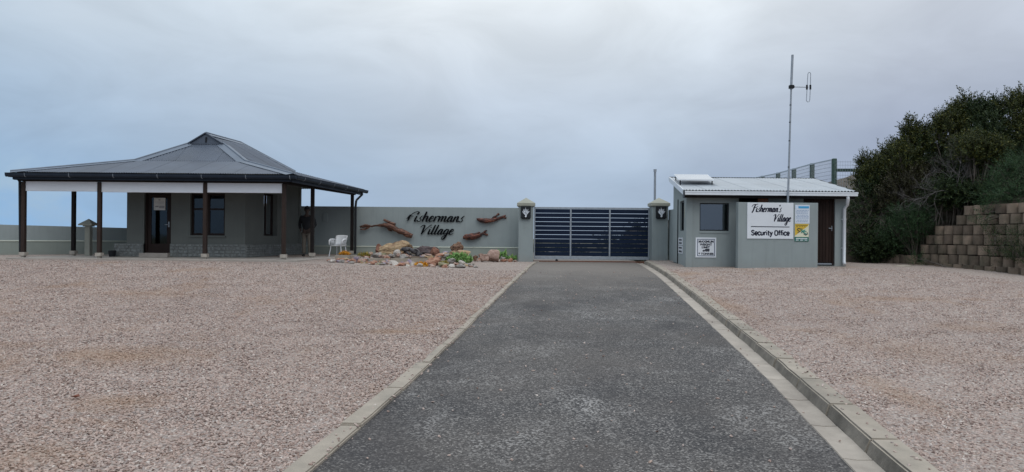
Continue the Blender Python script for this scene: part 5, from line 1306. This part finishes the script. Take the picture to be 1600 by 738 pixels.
for i, (p0, p1, q0, q1, Y, m_, lab) in enumerate((
  (520, 529, 408.5, 413.5, 22.6, RT_ORANGE, 'rust red stone at the far left tip of the rockery'), (529, 538, 408, 413, 22.7, RT_PINK, 'pink stone next to the far left tip of the rockery'),
  (568, 577, 400, 405, 24.0, RT_PINK, 'pinkish stone on the upper left slope of the rockery'), (600, 611, 400.5, 405, 23.6, RT_ORANGE, 'rust red stone above the left concrete piece'),
  (655, 667, 398, 404.5, 24.0, RT_PINK, 'flat pink stone below the dark boulder'), (667, 679, 398.5, 405, 23.8, RT_TAN, 'sandy stone below the reddish end rock'),
  (676, 690, 400.5, 406, 23.5, RT_ORANGE, 'rust red stone left of the pitted white stone'), (614, 625, 414, 419, 22.15, RT_ORANGE, 'rust red flat stone in front of the large whitish stone'),
  (577, 587, 407, 412.5, 22.9, RT_GREY, 'grey stone at the left end of the concrete pieces'), (571, 580, 410.5, 415.5, 22.5, RT_PINK, 'pale pink stone left of the mossy green stone'),
  (690, 699, 413, 418.5, 22.05, RT_ORANGE, 'rust red stone at the right front edge of the rockery'), (700, 711, 412.5, 418, 22.1, RT_WHITE, 'bright stone at the right front edge of the rockery'),
  (738, 747, 399, 405, 26.4, RT_BROWN, 'brown stone at the left foot of the pinkish grey rock'), (781, 790, 401, 406.5, 26.9, RT_GREY, 'grey stone below the upright green plant'),
  (793, 802, 403.5, 408, 26.8, RT_ORANGE, 'rust red stone under the plant nearest the gate pillar'), (641, 652, 414.5, 419, 22.0, RT_PINK, 'salmon stone under the brightest orange plant'))):
    rock(p0, p1, q0, q1, Y, m_, lab, 200+i, .8, sub=2)
lf = P(117.5, 624, 6.66); mb = MB(); mb.add([(lf.x-.045,6.66,gz(lf.x,6.66)+.03),(lf.x,6.63,gz(lf.x,6.66)+.042),(lf.x+.045,6.66,gz(lf.x,6.66)+.03),(lf.x+.01,6.70,gz(lf.x,6.66)+.045),(lf.x,6.665,gz(lf.x,6.66)+.02)], [(0,1,4),(1,2,4),(2,3,4),(3,0,4)])
tag(recenter(mb.build('dry_leaf', simple('dry_leaf_brown', (.16,.05,.025), .7, .3, 30))), 'single curled rust brown dry leaf lying on the gravel at lower left', 'leaf')
# twisted dark stump
stump = MB()
for pts, rd in (([(626,390),(636,389),(645,392),(652,396),(658,401)], [2,3.2,3.4,3.8,2]), ([(633,392),(638,396),(644,400),(652,402)], [2.2,2.6,2.2,1.4]), ([(642,389),(650,391),(655,396),(660,399)], [1.4,2,2,1])):
    w3 = catmull([(p.x, p.z) for p in (P(x, y_, 24.1) for x, y_ in pts)], 5); n = len(w3); rads = [np.interp(i/(n-1)*(len(rd)-1), range(len(rd)), rd)*24.1/F for i in range(n)]
    b0 = len(stump.v); stump.tube([Vector((x, 24.05+.05*sin(i), z)) for i, (x, z) in enumerate(w3)], rads, 10)
    for i in range(b0, len(stump.v)):
        v = Vector(stump.v[i]); stump.v[i] = tuple(v+Vector((mnoise.noise(v*9), mnoise.noise(v*9+Vector((5,0,0))), mnoise.noise(v*9+Vector((0,5,0)))))*.05)
tag(recenter(stump.build('driftwood_stump', rockm('burnt_wood', (.02,.018,.02), (.05,.045,.05), (.28,.26,.26), 6, .6), smooth=True)), 'twisted black and grey driftwood stump in the middle of the rockery', 'driftwood')
# small loose stones, one object each
kinds = [(RT_PINK, 'pink'), (RT_WHITE, 'white'), (RT_GREY, 'grey'), (RT_ORANGE, 'rust red'), (RT_PURPLE, 'mauve'), (RT_TAN, 'tan')]
SM = {(i, k): rock_mesh('stone', 100+i*7+k, (1, .8, .6), kinds[i][0], 2, .25, 5) for i in range(6) for k in range(3)}
zones = [(512, 745, 22.15, 22.9, 62), (530, 735, 22.9, 23.6, 44), (560, 720, 23.6, 25.4, 60), (735, 806, 26.6, 28.2, 22), (690, 740, 23.4, 26.0, 14), (515, 545, 22.3, 23.2, 10)]
rs_ = random.Random(21)
places = ('along the front edge of the rockery', 'in the middle band of the rockery before the concrete pieces', 'on the raised bed between the boulders', 'at the foot of the wall right of the rockery', 'behind and beside the green succulents', 'at the left tip of the rockery')
for zi, (p0, p1, Y0, Y1, n) in enumerate(zones):
    for _ in range(n):
        px, Y = rs_.uniform(p0, p1), rs_.uniform(Y0, Y1); i = rs_.choices(range(6), [5,1.6,3,4,.8,1.5])[0]; k = rs_.randrange(3)
        if 22 <= Y < 22.9 and (px < 570 or px > 700) and rs_.random() < .3: continue
        s_ = rs_.uniform(.07, .25); x = P(px, 410, Y).x
        inbed = 23.5 < Y < 27 and 575 < px < 700
        z = (1.08+.05*sm(23.6, 25, Y) if inbed else gz(x, Y)) - s_*.12
        o = D.objects.new('stone', SM[(i, k)]); COL.objects.link(o); o.location = (x, Y, z); o.scale = (s_*rs_.uniform(.8,1.4), s_, s_*rs_.uniform(.7,1.2)); o.rotation_euler = (rs_.uniform(-.2,.2), rs_.uniform(-.2,.2), rs_.uniform(0, 6.28))
        tag(o, f'small {kinds[i][1]} loose stone {places[zi]}', 'stone', f'small {kinds[i][1]} loose stones {places[zi]}')

# ------------------------------------------------------------------ succulents and tufts
def rosette(px0, px1, py0, py1, Y, m_, label, n, ll=.16, wl=.04, cat='plant', name='succulent', flat_=.6, seed=1):
    a, b = P(px0,py1,Y), P(px1,py0,Y); rr = random.Random(seed); mb = MB()
    w_, h_ = b.x-a.x, b.z-a.z
    for _ in range(n):
        u, v_ = rr.uniform(0.02, .98), rr.uniform(-.5, .5); base = Vector((a.x+w_*u, Y+v_*w_*.45, a.z+ h_*.55*rr.random()*(1-(2*u-1)**2*.6)))
        an = rr.uniform(0, 6.28); t_ = rr.uniform(.15, 1.0)*flat_; d = Vector((cos(an)*sin(t_*1.5), sin(an)*sin(t_*1.5), cos(t_*1.5))).normalized(); l_ = ll*rr.uniform(.6, 1.15); s_ = d.cross(Vector((0,0,1)))
        s_ = s_.normalized() if s_.length > .01 else Vector((1,0,0)); up_ = s_.cross(d)
        p1_, p2_ = base+d*l_*.45, base+d*l_
        mb.add([base-s_*wl*.3, base+s_*wl*.3, p1_+s_*wl*.5+up_*.0, p1_-s_*wl*.5, p1_+up_*wl*.35, p1_-up_*wl*.3, p2_], [(0,1,2,4),(1,0,3,4) if False else (0,4,3),(3,4,6),(4,2,6),(0,3,5),(0,5,2,1),(3,6,5),(5,6,2)])
    r_ = root(name, ((a.x+b.x)/2, Y, a.z), label, cat); mb.build('leaves', m_, r_); return r_
rosette(698, 737, 390, 411, 23.9, M_LEAF_BRIGHT, 'large clump of bright green succulents right of the boulders', 230, .17, .10, seed=2)
rosette(779, 791, 391, 406, 27.3, M_LEAF_BRIGHT, 'upright green plant at the foot of the wall beside the salmon rock', 16, .26, .15, seed=3, flat_=.35)
rosette(793, 806, 396, 407, 27.4, M_LEAF_BRIGHT, 'small leafy green plant nearest the left gate pillar', 14, .2, .13, seed=4, flat_=.6)
rosette(531, 546, 391, 399, 24.15, M_ORANGE, 'bushy orange plant on the left concrete kerb piece', 190, .10, .03, seed=5, flat_=.9)
rosette(648, 668, 407, 418, 22.3, M_ORANGE, 'brightest orange succulent at the front of the rockery', 260, .11, .04, seed=6, flat_=.9)
rosette(559, 579, 393, 401.5, 24.6, M_YELLOWGREEN, 'yellow green tuft behind the long low grey stone', 130, .12, .03, seed=7, flat_=.8)
rosette(547, 560, 406, 414, 22.8, M_YELLOWGREEN, 'yellow green tuft low between stones left of the rockery', 110, .09, .03, seed=8, flat_=.9)
rosette(562, 578, 410, 415, 22.6, M_YELLOWGREEN, 'olive tuft right of the brownish stone', 60, .08, .03, seed=9, flat_=.9)
rosette(688, 700, 405, 414, 22.6, M_YELLOWGREEN, 'dull green tuft at the right of the rockery', 80, .09, .03, seed=10, flat_=.8)

# ------------------------------------------------------------------ chair
CY = 26.15; cx = P(529, 369, CY).x; ch = root('armchair', (cx, CY, FZ), 'white moulded plastic armchair with thin metal legs on the veranda', 'chair')
rot = Matrix.Rotation(radians(-16), 4, 'Z'); Cc = Vector((cx, CY, FZ))
def cw(x, y_, z): return Cc + rot@Vector((x*.86, y_*.86, z*.94))
# legs (front is -y)
for (x0, y0, x1, y1) in ((-.23,-.22,-.29,-.27), (.23,-.22,.29,-.27), (-.2,.2,-.24,.29), (.2,.2,.24,.29)):
    MB().tube([cw(x1,y1,0), cw(x0,y0,.42)], .016, 8).build('leg', M_WHITEMETAL, ch)
se = MB(); n = 8
def surf(mb, fn, nu, nv, th):
    top = [[fn(i/nu, j/nv) for j in range(nv+1)] for i in range(nu+1)]; vs = []; 
    for i in range(nu+1):
        for j in range(nv+1): vs.append(top[i][j][0])
    for i in range(nu+1):
        for j in range(nv+1): vs.append(top[i][j][0]-top[i][j][1]*th)
    k = (nu+1)*(nv+1); id_ = lambda i, j: i*(nv+1)+j; fs = []
    for i in range(nu):
        for j in range(nv): fs += [(id_(i,j), id_(i+1,j), id_(i+1,j+1), id_(i,j+1)), (k+id_(i,j+1), k+id_(i+1,j+1), k+id_(i+1,j), k+id_(i,j))]
    for i in range(nu): fs += [(id_(i,0), k+id_(i,0), k+id_(i+1,0), id_(i+1,0)), (id_(i,nv), id_(i+1,nv), k+id_(i+1,nv), k+id_(i,nv))]
    for j in range(nv): fs += [(id_(0,j), id_(0,j+1), k+id_(0,j+1), k+id_(0,j)), (id_(nu,j), k+id_(nu,j), k+id_(nu,j+1), id_(nu,j+1))]
    mb.add(vs, fs)
N3 = lambda v: rot@Vector(v)
surf(se, lambda u, v_: (cw((u-.5)*.52, -.26+.48*v_, .44+.02*(2*u-1)**2-.015*sin(pi*v_)), Vector((0,0,1))), 8, 6, .03)
fixn(se.build('seat', M_WHITEPLASTIC, ch, smooth=True))
ba = MB(); surf(ba, lambda u, v_: (cw((u-.5)*(.50+.06*v_), .22+.12*v_-.09*(2*u-1)**2, .45+.38*v_-.025*(2*u-1)**4*v_), N3((0,-1,.2)).normalized()), 10, 6, .025)
fixn(ba.build('backrest', M_WHITEPLASTIC, ch, smooth=True))
for s_ in (-1, 1):
    am_ = MB(); pts = [cw(s_*.27,.2,.66), cw(s_*.31,.05,.665), cw(s_*.32,-.12,.66), cw(s_*.305,-.24,.61), cw(s_*.28,-.27,.45)]
    am_.tube([pts[0]]+[p for p in pts[1:]], [.022,.028,.03,.028,.022], 8)
    for k in range(5): am_.tube([cw(s_*.26, .14-.07*k, .45), cw(s_*.30, .12-.07*k, .65)], .012, 6)
    am_.build('armrest', M_WHITEPLASTIC, ch, smooth=True)

# ------------------------------------------------------------------ person
def skin_body(name, nodes, edges, m_, parent, sub=2):
    me = D.meshes.new(name); off = ORG.get(parent, Vector((0,0,0)))
    me.from_pydata([Vector(n_[0])-off for n_ in nodes], edges, []); o = D.objects.new(name, me); COL.objects.link(o)
    md = o.modifiers.new('s', 'SKIN'); md.use_smooth_shade = True
    for i, n_ in enumerate(nodes):
        r_ = n_[1]; r_ = r_ if hasattr(r_, '__len__') else (r_, r_); me.skin_vertices[0].data[i].radius = r_
    me.skin_vertices[0].data[0].use_root = True
    s_ = o.modifiers.new('u', 'SUBSURF'); s_.levels = sub; s_.render_levels = sub
    bpy.context.view_layer.update(); dg = bpy.context.evaluated_depsgraph_get(); m2 = D.meshes.new_from_object(o.evaluated_get(dg)); m2.name = name
    D.objects.remove(o); m2.materials.clear(); m2.materials.append(m_); m2.polygons.foreach_set('use_smooth', [True]*len(m2.polygons))
    ob = D.objects.new(name, m2); link(ob, parent); ORG[ob] = off; return ob
PY = 25.9; px_ = P(479.5, 369, PY).x; pr_ = root('person', (px_, PY, FZ), 'person in black jacket and light trousers standing partly behind a veranda post', 'person')
def pw(x, y_, z): return Vector((px_+x, PY+y_, FZ+z))
S_ = 1.78/1.8
bn = [(pw(0,0,.95), (.15,.11)), (pw(0,0,1.15), (.14,.10)), (pw(0,.01,1.38), (.18,.11)), (pw(0,.01,1.5), (.07,.07)), (pw(0,.01,1.58), (.06,.06)), (pw(0,-.005,1.68), (.085,.10)), (pw(0,-.0,1.76), (.07,.08)),
      (pw(-.19,.01,1.42), .058), (pw(-.27,.06,1.16), .045), (pw(-.20,-.10,.97), .034), (pw(-.17,-.16,.94), .026),
      (pw(.19,.01,1.42), .058), (pw(.29,.05,1.16), .045), (pw(.24,-.12,1.0), .034), (pw(.22,-.18,.98), .026),
      (pw(-.09,0,.88), .085), (pw(-.10,-.01,.50), .058), (pw(-.11,.02,.10), .040), (pw(.09,0,.88), .085), (pw(.11,-.03,.50), .058), (pw(.13,.0,.10), .040)]
be = [(0,1),(1,2),(2,3),(3,4),(4,5),(5,6),(2,7),(7,8),(8,9),(9,10),(2,11),(11,12),(12,13),(13,14),(0,15),(15,16),(16,17),(0,18),(18,19),(19,20)]
# fingers
for (w_i, s_) in ((10, -1), (14, 1)):
    c = bn[w_i][0]
    for k in range(5):
        i0 = len(bn); dx = (-.024+.016*k) if k < 4 else s_*-.035
        bn.append((c+Vector((dx, -.03, -.02)), .009)); bn.append((c+Vector((dx*1.15, -.055, -.05 if k < 4 else -.02)), .008)); be += [(w_i, i0), (i0, i0+1)]
body = skin_body('body', bn, be, M_SKIN, pr_, 2)
jn = [(pw(0,0,.90), (.185,.14)), (pw(0,0,1.15), (.175,.13)), (pw(0,.01,1.38), (.205,.135)), (pw(0,.01,1.49), (.10,.09)), (pw(-.20,.01,1.42), .078), (pw(-.28,.06,1.16), .062), (pw(-.21,-.09,.985), .048), (pw(.20,.01,1.42), .078), (pw(.30,.05,1.16), .062), (pw(.25,-.11,1.01), .048)]
skin_body('jacket', jn, [(0,1),(1,2),(2,3),(2,4),(4,5),(5,6),(2,7),(7,8),(8,9)], M_JACKET, pr_, 2)
tn = [(pw(0,0,.92), (.155,.125)), (pw(-.09,0,.82), .108), (pw(-.10,-.01,.50), .082), (pw(-.11,.02,.08), .070), (pw(.09,0,.82), .108), (pw(.11,-.03,.50), .082), (pw(.13,0,.08), .070)]
skin_body('trousers', tn, [(0,1),(1,2),(2,3),(0,4),(4,5),(5,6)], M_TROUSER, pr_, 2)
for (x, y_) in ((-.11,.02), (.13,0)):
    skin_body('shoe', [(pw(x,y_+.05,.05), (.045,.05)), (pw(x,y_-.08,.04), (.048,.038)), (pw(x,y_-.17,.03), (.04,.026))], [(0,1),(1,2)], M_SHOE, pr_, 2)
hat = MB(); hv = []; n = 14
for j in range(6):
    t_ = j/5*pi*.5
    for i in range(n): hv.append(pw(.102*cos(2*pi*i/n)*cos(t_), .115*sin(2*pi*i/n)*cos(t_), 1.70+.13*sin(t_)))
hat.add(hv, [(j*n+i, j*n+(i+1) % n, (j+1)*n+(i+1) % n, (j+1)*n+i) for j in range(5) for i in range(n)])
hat.prism([pw(-.08,-.08,1.70), pw(-.06,-.19,1.695), pw(.06,-.19,1.695), pw(.08,-.08,1.70)], (0,0,1), .012); hat.build('cap', M_JACKET, pr_, smooth=True)
fc_ = MB()
for s_ in (-1, 1):
    fc_.tube([pw(s_*.033-.012,-.103,1.685), pw(s_*.033+.012,-.103,1.685)], .006, 6)
fc_.tube([pw(-.022,-.10,1.615), pw(.022,-.10,1.615)], .006, 6); fc_.build('eyes_and_mouth', M_SHOE, pr_)
fc_ = MB(); fc_.tube([pw(0,-.098,1.685), pw(0,-.125,1.645)], [.009,.016], 8)
for s_ in (-1, 1): fc_.tube([pw(s_*.09,.005,1.70), pw(s_*.093,.01,1.64)], [.02,.014], 8)
fc_.build('nose_and_ears', M_SKIN, pr_, smooth=True)

# ------------------------------------------------------------------ shrubs
def leaf_sprig(rng, K=12, L_=.22, ll=.075, lw=.022):
    v = []
    for k in range(K):
        t_ = (k+.5)/K; p = np.array([0, 0, L_*t_]); an = k*2.4+rng.uniform(-.3,.3); el_ = rng.uniform(.5, 1.1)
        d = np.array([cos(an)*sin(el_), sin(an)*sin(el_), cos(el_)]); s_ = np.cross(d, [0,0,1]); s_ /= np.linalg.norm(s_); l_ = ll*rng.uniform(.7, 1.2)*(1-.3*t_)
        v += [p, p+d*l_*.5+s_*lw*.5, p+d*l_, p+d*l_*.5-s_*lw*.5]
    return np.array(v)
def shrub(base, blobs, m_, label, n=900, ll=.095, lw=.032, L_=.30, seed=1, name='shrub', spire=0.0, stems=7, K=12, cat='shrub', group=None, upb=.9):
    """blobs: list of (centre, radii); sprigs grow outward and upward through each."""
    rng = np.random.default_rng(seed); base = Vector(base)
    r_ = root(name, base, label, cat, group)
    if spire:
        pr2 = random.Random(seed*13); extra = []
        for (c, rad) in blobs:
            for _ in range(5):
                a2 = pr2.uniform(0, 2*pi); q = pr2.uniform(.2, .85); hz_ = sqrt(max(0, 1-q*q))
                extra.append(((c[0]+rad[0]*q*cos(a2), c[1]+rad[1]*q*sin(a2), c[2]+rad[2]*(hz_*.85)), (.09, .09, pr2.uniform(.18, .34))))
        blobs = list(blobs)+extra
    vol = np.array([b[1][0]*b[1][2] for b in blobs]); cnt = np.maximum(12, (n*vol/vol.sum()).astype(int)); V = []
    sp_ = [leaf_sprig(rng, K, L_, ll, lw) for _ in range(8)]
    ctr = np.mean([b[0] for b in blobs], axis=0)
    for (c, rad), q in zip(blobs, cnt):
        d = rng.normal(size=(q, 3)); d /= np.linalg.norm(d, axis=1)[:,None]; rr = rng.uniform(.35, 1.0, q)**.6
        jag = 1+.28*np.array([mnoise.noise(Vector(x)*2.6+Vector((seed, 0, 0))) for x in d]) + spire*np.clip(d[:,2],0,1)*rng.uniform(0,1,q)**3
        pos = np.array(c)+d*np.array(rad)*(rr*jag)[:,None]
        ax_ = d*np.array([1,1,.6])+np.array([0,0,upb])+rng.normal(size=(q,3))*.45; ax_ /= np.linalg.norm(ax_, axis=1)[:,None]
        t1 = np.cross(ax_, rng.normal(size=(q,3))); t1 /= np.linalg.norm(t1, axis=1)[:,None]; t2 = np.cross(ax_, t1)
        sc_ = rng.uniform(.65, 1.35, q)
        for i in range(q):
            s_ = sp_[i % 8]; V.append(pos[i] + sc_[i]*(s_[:,0:1]*t1[i]+s_[:,1:2]*t2[i]+s_[:,2:3]*ax_[i]))
    V = np.concatenate(V); nl = len(V)//4; V -= np.array(base)
    me = D.meshes.new('foliage'); me.vertices.add(len(V)); me.vertices.foreach_set('co', V.ravel()); me.loops.add(nl*4); me.loops.foreach_set('vertex_index', np.arange(nl*4, dtype=np.int32))
    me.polygons.add(nl); me.polygons.foreach_set('loop_start', np.arange(0, nl*4, 4, dtype=np.int32)); me.update(calc_edges=True); me.materials.append(m_)
    o = D.objects.new('foliage', me); link(o, r_); ORG[o] = ORG[r_]
    mb = MB(); rr_ = random.Random(seed)
    for (c, rad) in blobs:
        for k in range(stems if rad[0] > .1 else 1):
            tgt = Vector(c)+Vector((rr_.uniform(-1,1)*rad[0], rr_.uniform(-1,1)*rad[1], rr_.uniform(.2,1.0)*rad[2]))*.8
            b0 = base+Vector((rr_.uniform(-.15,.15), rr_.uniform(-.15,.15), -.1)); m1 = b0.lerp(tgt, .45)+Vector((rr_.uniform(-.2,.2), rr_.uniform(-.2,.2), -.1*rad[2]))
            mb.tube([b0, b0.lerp(m1, .6), m1, m1.lerp(tgt, .6), tgt], [.035,.028,.02,.012,.005], 5, cap=False)
            for q in range(3):
                s0_ = m1.lerp(tgt, rr_.uniform(.1,.8)); mb.tube([s0_, s0_+Vector((rr_.uniform(-.3,.3), rr_.uniform(-.3,.3), rr_.uniform(.05,.4)))*rad[2]], [.01,.004], 4, cap=False)
    mb.build('stems', M_BARK, r_); return r_
def B_(px, py, Y, rx, rzz, ry=None):     # blob from pixel centre; radii in pixels
    c = P(px, py, Y); k = Y/F; return ((c.x, c.y, c.z), (rx*k, (ry if ry else rx)*k*.8, rzz*k))
def gb_(px, Y): x = P(px, 369, Y).x; return (x, Y, hill(x, Y))
shrub(gb_(1352,26.8), [B_(1350,294,26.8,16,26), B_(1364,278,27,16,20), B_(1350,266,27,7,12)], M_LEAF_OLIVE, 'yellowish olive shrub at the left end of the bank beside the wire fence', 700, seed=1, spire=.8)
shrub(gb_(1385,26.5), [B_(1388,268,26.5,26,28), B_(1400,248,26.5,18,16), B_(1370,284,26.3,22,22)], M_LEAF_OLIVE, 'olive bush second from the left on the bank', 1100, seed=2, spire=.8)
shrub(gb_(1425,25.8), [B_(1426,240,26,24,24), B_(1440,218,26,15,14), B_(1410,258,25.6,26,26), B_(1420,212,26,7,10)], M_LEAF_OLIVE, 'feathery olive bush left of the tallest bush', 1200, seed=3, spire=.75)
shrub(gb_(1478,25.5), [B_(1470,220,25.6,24,22), B_(1498,186,25.8,13,18), B_(1486,206,25.5,24,24), B_(1514,208,25.5,20,24), B_(1509,174,25.8,6,12), B_(1470,198,25.8,8,12)], M_LEAF_OLIVE, 'tallest dark bush with feathery tips against the sky', 1500, seed=4, spire=.8)
shrub(gb_(1545,25.2), [B_(1538,196,25.2,24,24), B_(1530,178,25.4,7,12), B_(1552,178,25.4,9,12), B_(1548,220,24.8,34,28)], M_LEAF_DARK, 'dense dark green bush right of the tallest bush', 1500, seed=5, spire=.8)
shrub(gb_(1600,24.8), [B_(1590,185,24.8,26,28), B_(1582,170,25,12,12), B_(1604,172,25,14,16), B_(1620,195,24.6,30,36), B_(1595,215,24.4,30,26), B_(1650,185,24.6,34,40)], M_LEAF_OLIVE, 'olive bush crossing the right edge of the view', 2000, seed=6, spire=.8)
shrub(gb_(1525,23.5), [B_(1520,236,23.6,30,24), B_(1548,240,23.4,26,22)], M_LEAF_OLIVE, 'yellow tinged bush below the tallest bush', 1000, seed=7)
shrub(gb_(1592,22.3), [B_(1585,278,21.9,30,32), B_(1610,262,21.9,30,30), B_(1566,296,22,22,20), B_(1640,280,21.5,34,40), B_(1590,306,21.3,34,16), B_(1550,310,22,18,10)], M_LEAF_GREEN, 'rounded fresh green bush hanging over the block wall at right', 1900, ll=.07, lw=.012, K=14, seed=8, upb=.4)
shrub(gb_(1480,23.9), [B_(1478,302,23.9,30,20), B_(1500,308,23.7,26,16), B_(1530,306,23.3,30,16)], M_LEAF_DARK, 'low dark green bush above the top row of blocks', 1300, seed=9, upb=.5)
shrub(gb_(1420,25.0), [B_(1420,300,25.2,36,36), B_(1395,320,25.6,30,34), B_(1440,285,25.4,30,26)], M_LEAF_BROWN, 'brown twiggy bush in the dark middle of the bank', 1300, seed=10)
shrub(gb_(1365,26.2), [B_(1360,330,26.2,30,42), B_(1380,300,26.4,28,34), B_(1352,375,25.6,22,34)], M_LEAF_DARK, 'very dark bush pressed against the right side of the office', 1500, seed=11, upb=.5)
shrub(gb_(1430,24.6), [B_(1425,350,24.3,28,26), B_(1402,365,24.6,26,26), B_(1440,338,24.2,20,18), B_(1412,338,24.6,22,16)], M_LEAF_GREEN, 'drooping grey green shrub spilling down left of the block wall', 1600, ll=.065, lw=.012, K=14, seed=12, upb=.2)
shrub(gb_(1383,25.6), [B_(1378,385,25.2,26,20), B_(1360,392,25.2,20,20), B_(1400,392,24.9,16,14)], M_LEAF_DARK, 'low dark undergrowth at the foot of the bank beside the office', 1000, seed=13, upb=.4)
shrub(gb_(1440,25.9), [B_(1440,250,26,34,34), B_(1470,265,25.6,34,34), B_(1500,262,25.2,34,30)], M_LEAF_DARK, 'shaded scrub behind the bare grey branches', 1500, seed=14)
shrub(gb_(1560,24.4), [B_(1555,255,24.6,40,34), B_(1590,240,24.6,34,28), B_(1640,240,24.2,40,40)], M_LEAF_DARK, 'dark bush in shade behind the fresh green bush', 1300, seed=15)
shrub((14.0,22.2,gz(14,22)), [B_(1432,408,23.6,9,12)], M_LEAF_GREEN, 'small green weed clump at the left foot of the block wall', 90, seed=16, ll=.06, lw=.014, K=10, stems=3, cat='plant', name='weed')
shrub((14.2,20.9,2.0), [B_(1555,395,20.7,9,16), B_(1548,365,21.0,9,10)], M_LEAF_DARK, 'dark weeds growing from the middle of the block wall', 110, seed=17, ll=.06, lw=.014, stems=3, cat='plant', name='weed')
shrub((14.2,19.8,1.2), [B_(1588,385,19.9,14,26), B_(1600,402,19.6,14,18), B_(1578,398,20.2,8,12)], M_LEAF_DARK, 'larger dark weed at the right foot of the block wall', 260, seed=18, ll=.06, lw=.014, stems=4, cat='plant', name='weed')
shrub((14.8,21.5,2.7), [B_(1540,330,21.6,8,12), B_(1535,348,21.3,9,8)], M_LEAF_GREEN, 'green tuft sprouting between the upper blocks', 80, seed=19, ll=.06, lw=.014, stems=3, cat='plant', name='weed')
# scrub behind the gate
for k, (x, Y, h_) in enumerate(((4.4,31.5,1.3),(5.6,31.0,1.9),(3.1,40,.6),(1.2,44,.5),(7.2,30.8,1.8))):
    shrub((x,Y,.6), [((x,Y,.7+h_*.45),(.8,.7,h_*.55)), ((x+.5,Y+.2,.6+h_*.4),(.7,.6,h_*.45))], M_LEAF_DARK, ['dark bush just behind the right bay of the gate','green bush behind the gap beside the right gate pillar','low bush beyond the middle of the gate','low distant scrub beyond the left of the gate','bush behind the short wall beside the office'][k], 380, seed=30+k, stems=4)
# bare grey shrub
def bare(base, tips, label, seed, nb=26):
    rr_ = random.Random(seed); r_ = root('bare_shrub', base, label, 'shrub'); mb = MB(); base = Vector(base)
    def grow(p, d, l_, r0, lev):
        pts = [p]; q = p.copy(); dd = d.copy()
        for i in range(5):
            dd = (dd+Vector((rr_.gauss(0,.22), rr_.gauss(0,.22), rr_.gauss(0.02,.16)))).normalized(); q = q+dd*l_/5; pts.append(q.copy())
        mb.tube(pts, [r0*(1-.15*i) for i in range(6)], 4 if lev > 1 else 5, cap=False)
        if lev < 4:
            for _ in range(4 if lev < 3 else 3):
                i = rr_.randint(2, 5); nd = (dd+Vector((rr_.gauss(0,.6), rr_.gauss(0,.5), rr_.gauss(.1,.5)))).normalized(); grow(pts[i], nd, l_*rr_.uniform(.45,.75), r0*.5, lev+1)
    for t_ in tips: tv = Vector(t_)-base; grow(base.copy(), tv.normalized(), tv.length*.62, .019, 0)
    mb.build('branches', M_DEADWOOD, r_)
bare(P(1492,305,23.6), [P(1470,235,23.2), P(1500,232,23.2), P(1440,262,23.2), P(1515,262,23.2), P(1485,222,23.4)], 'bare grey twiggy dead shrub in front of the dark bushes', 3)
bare(P(1455,312,23.9), [P(1425,275,23.5), P(1445,280,23.5), P(1400,300,23.6)], 'smaller bare dead shrub spreading low to the left on the bank', 4)
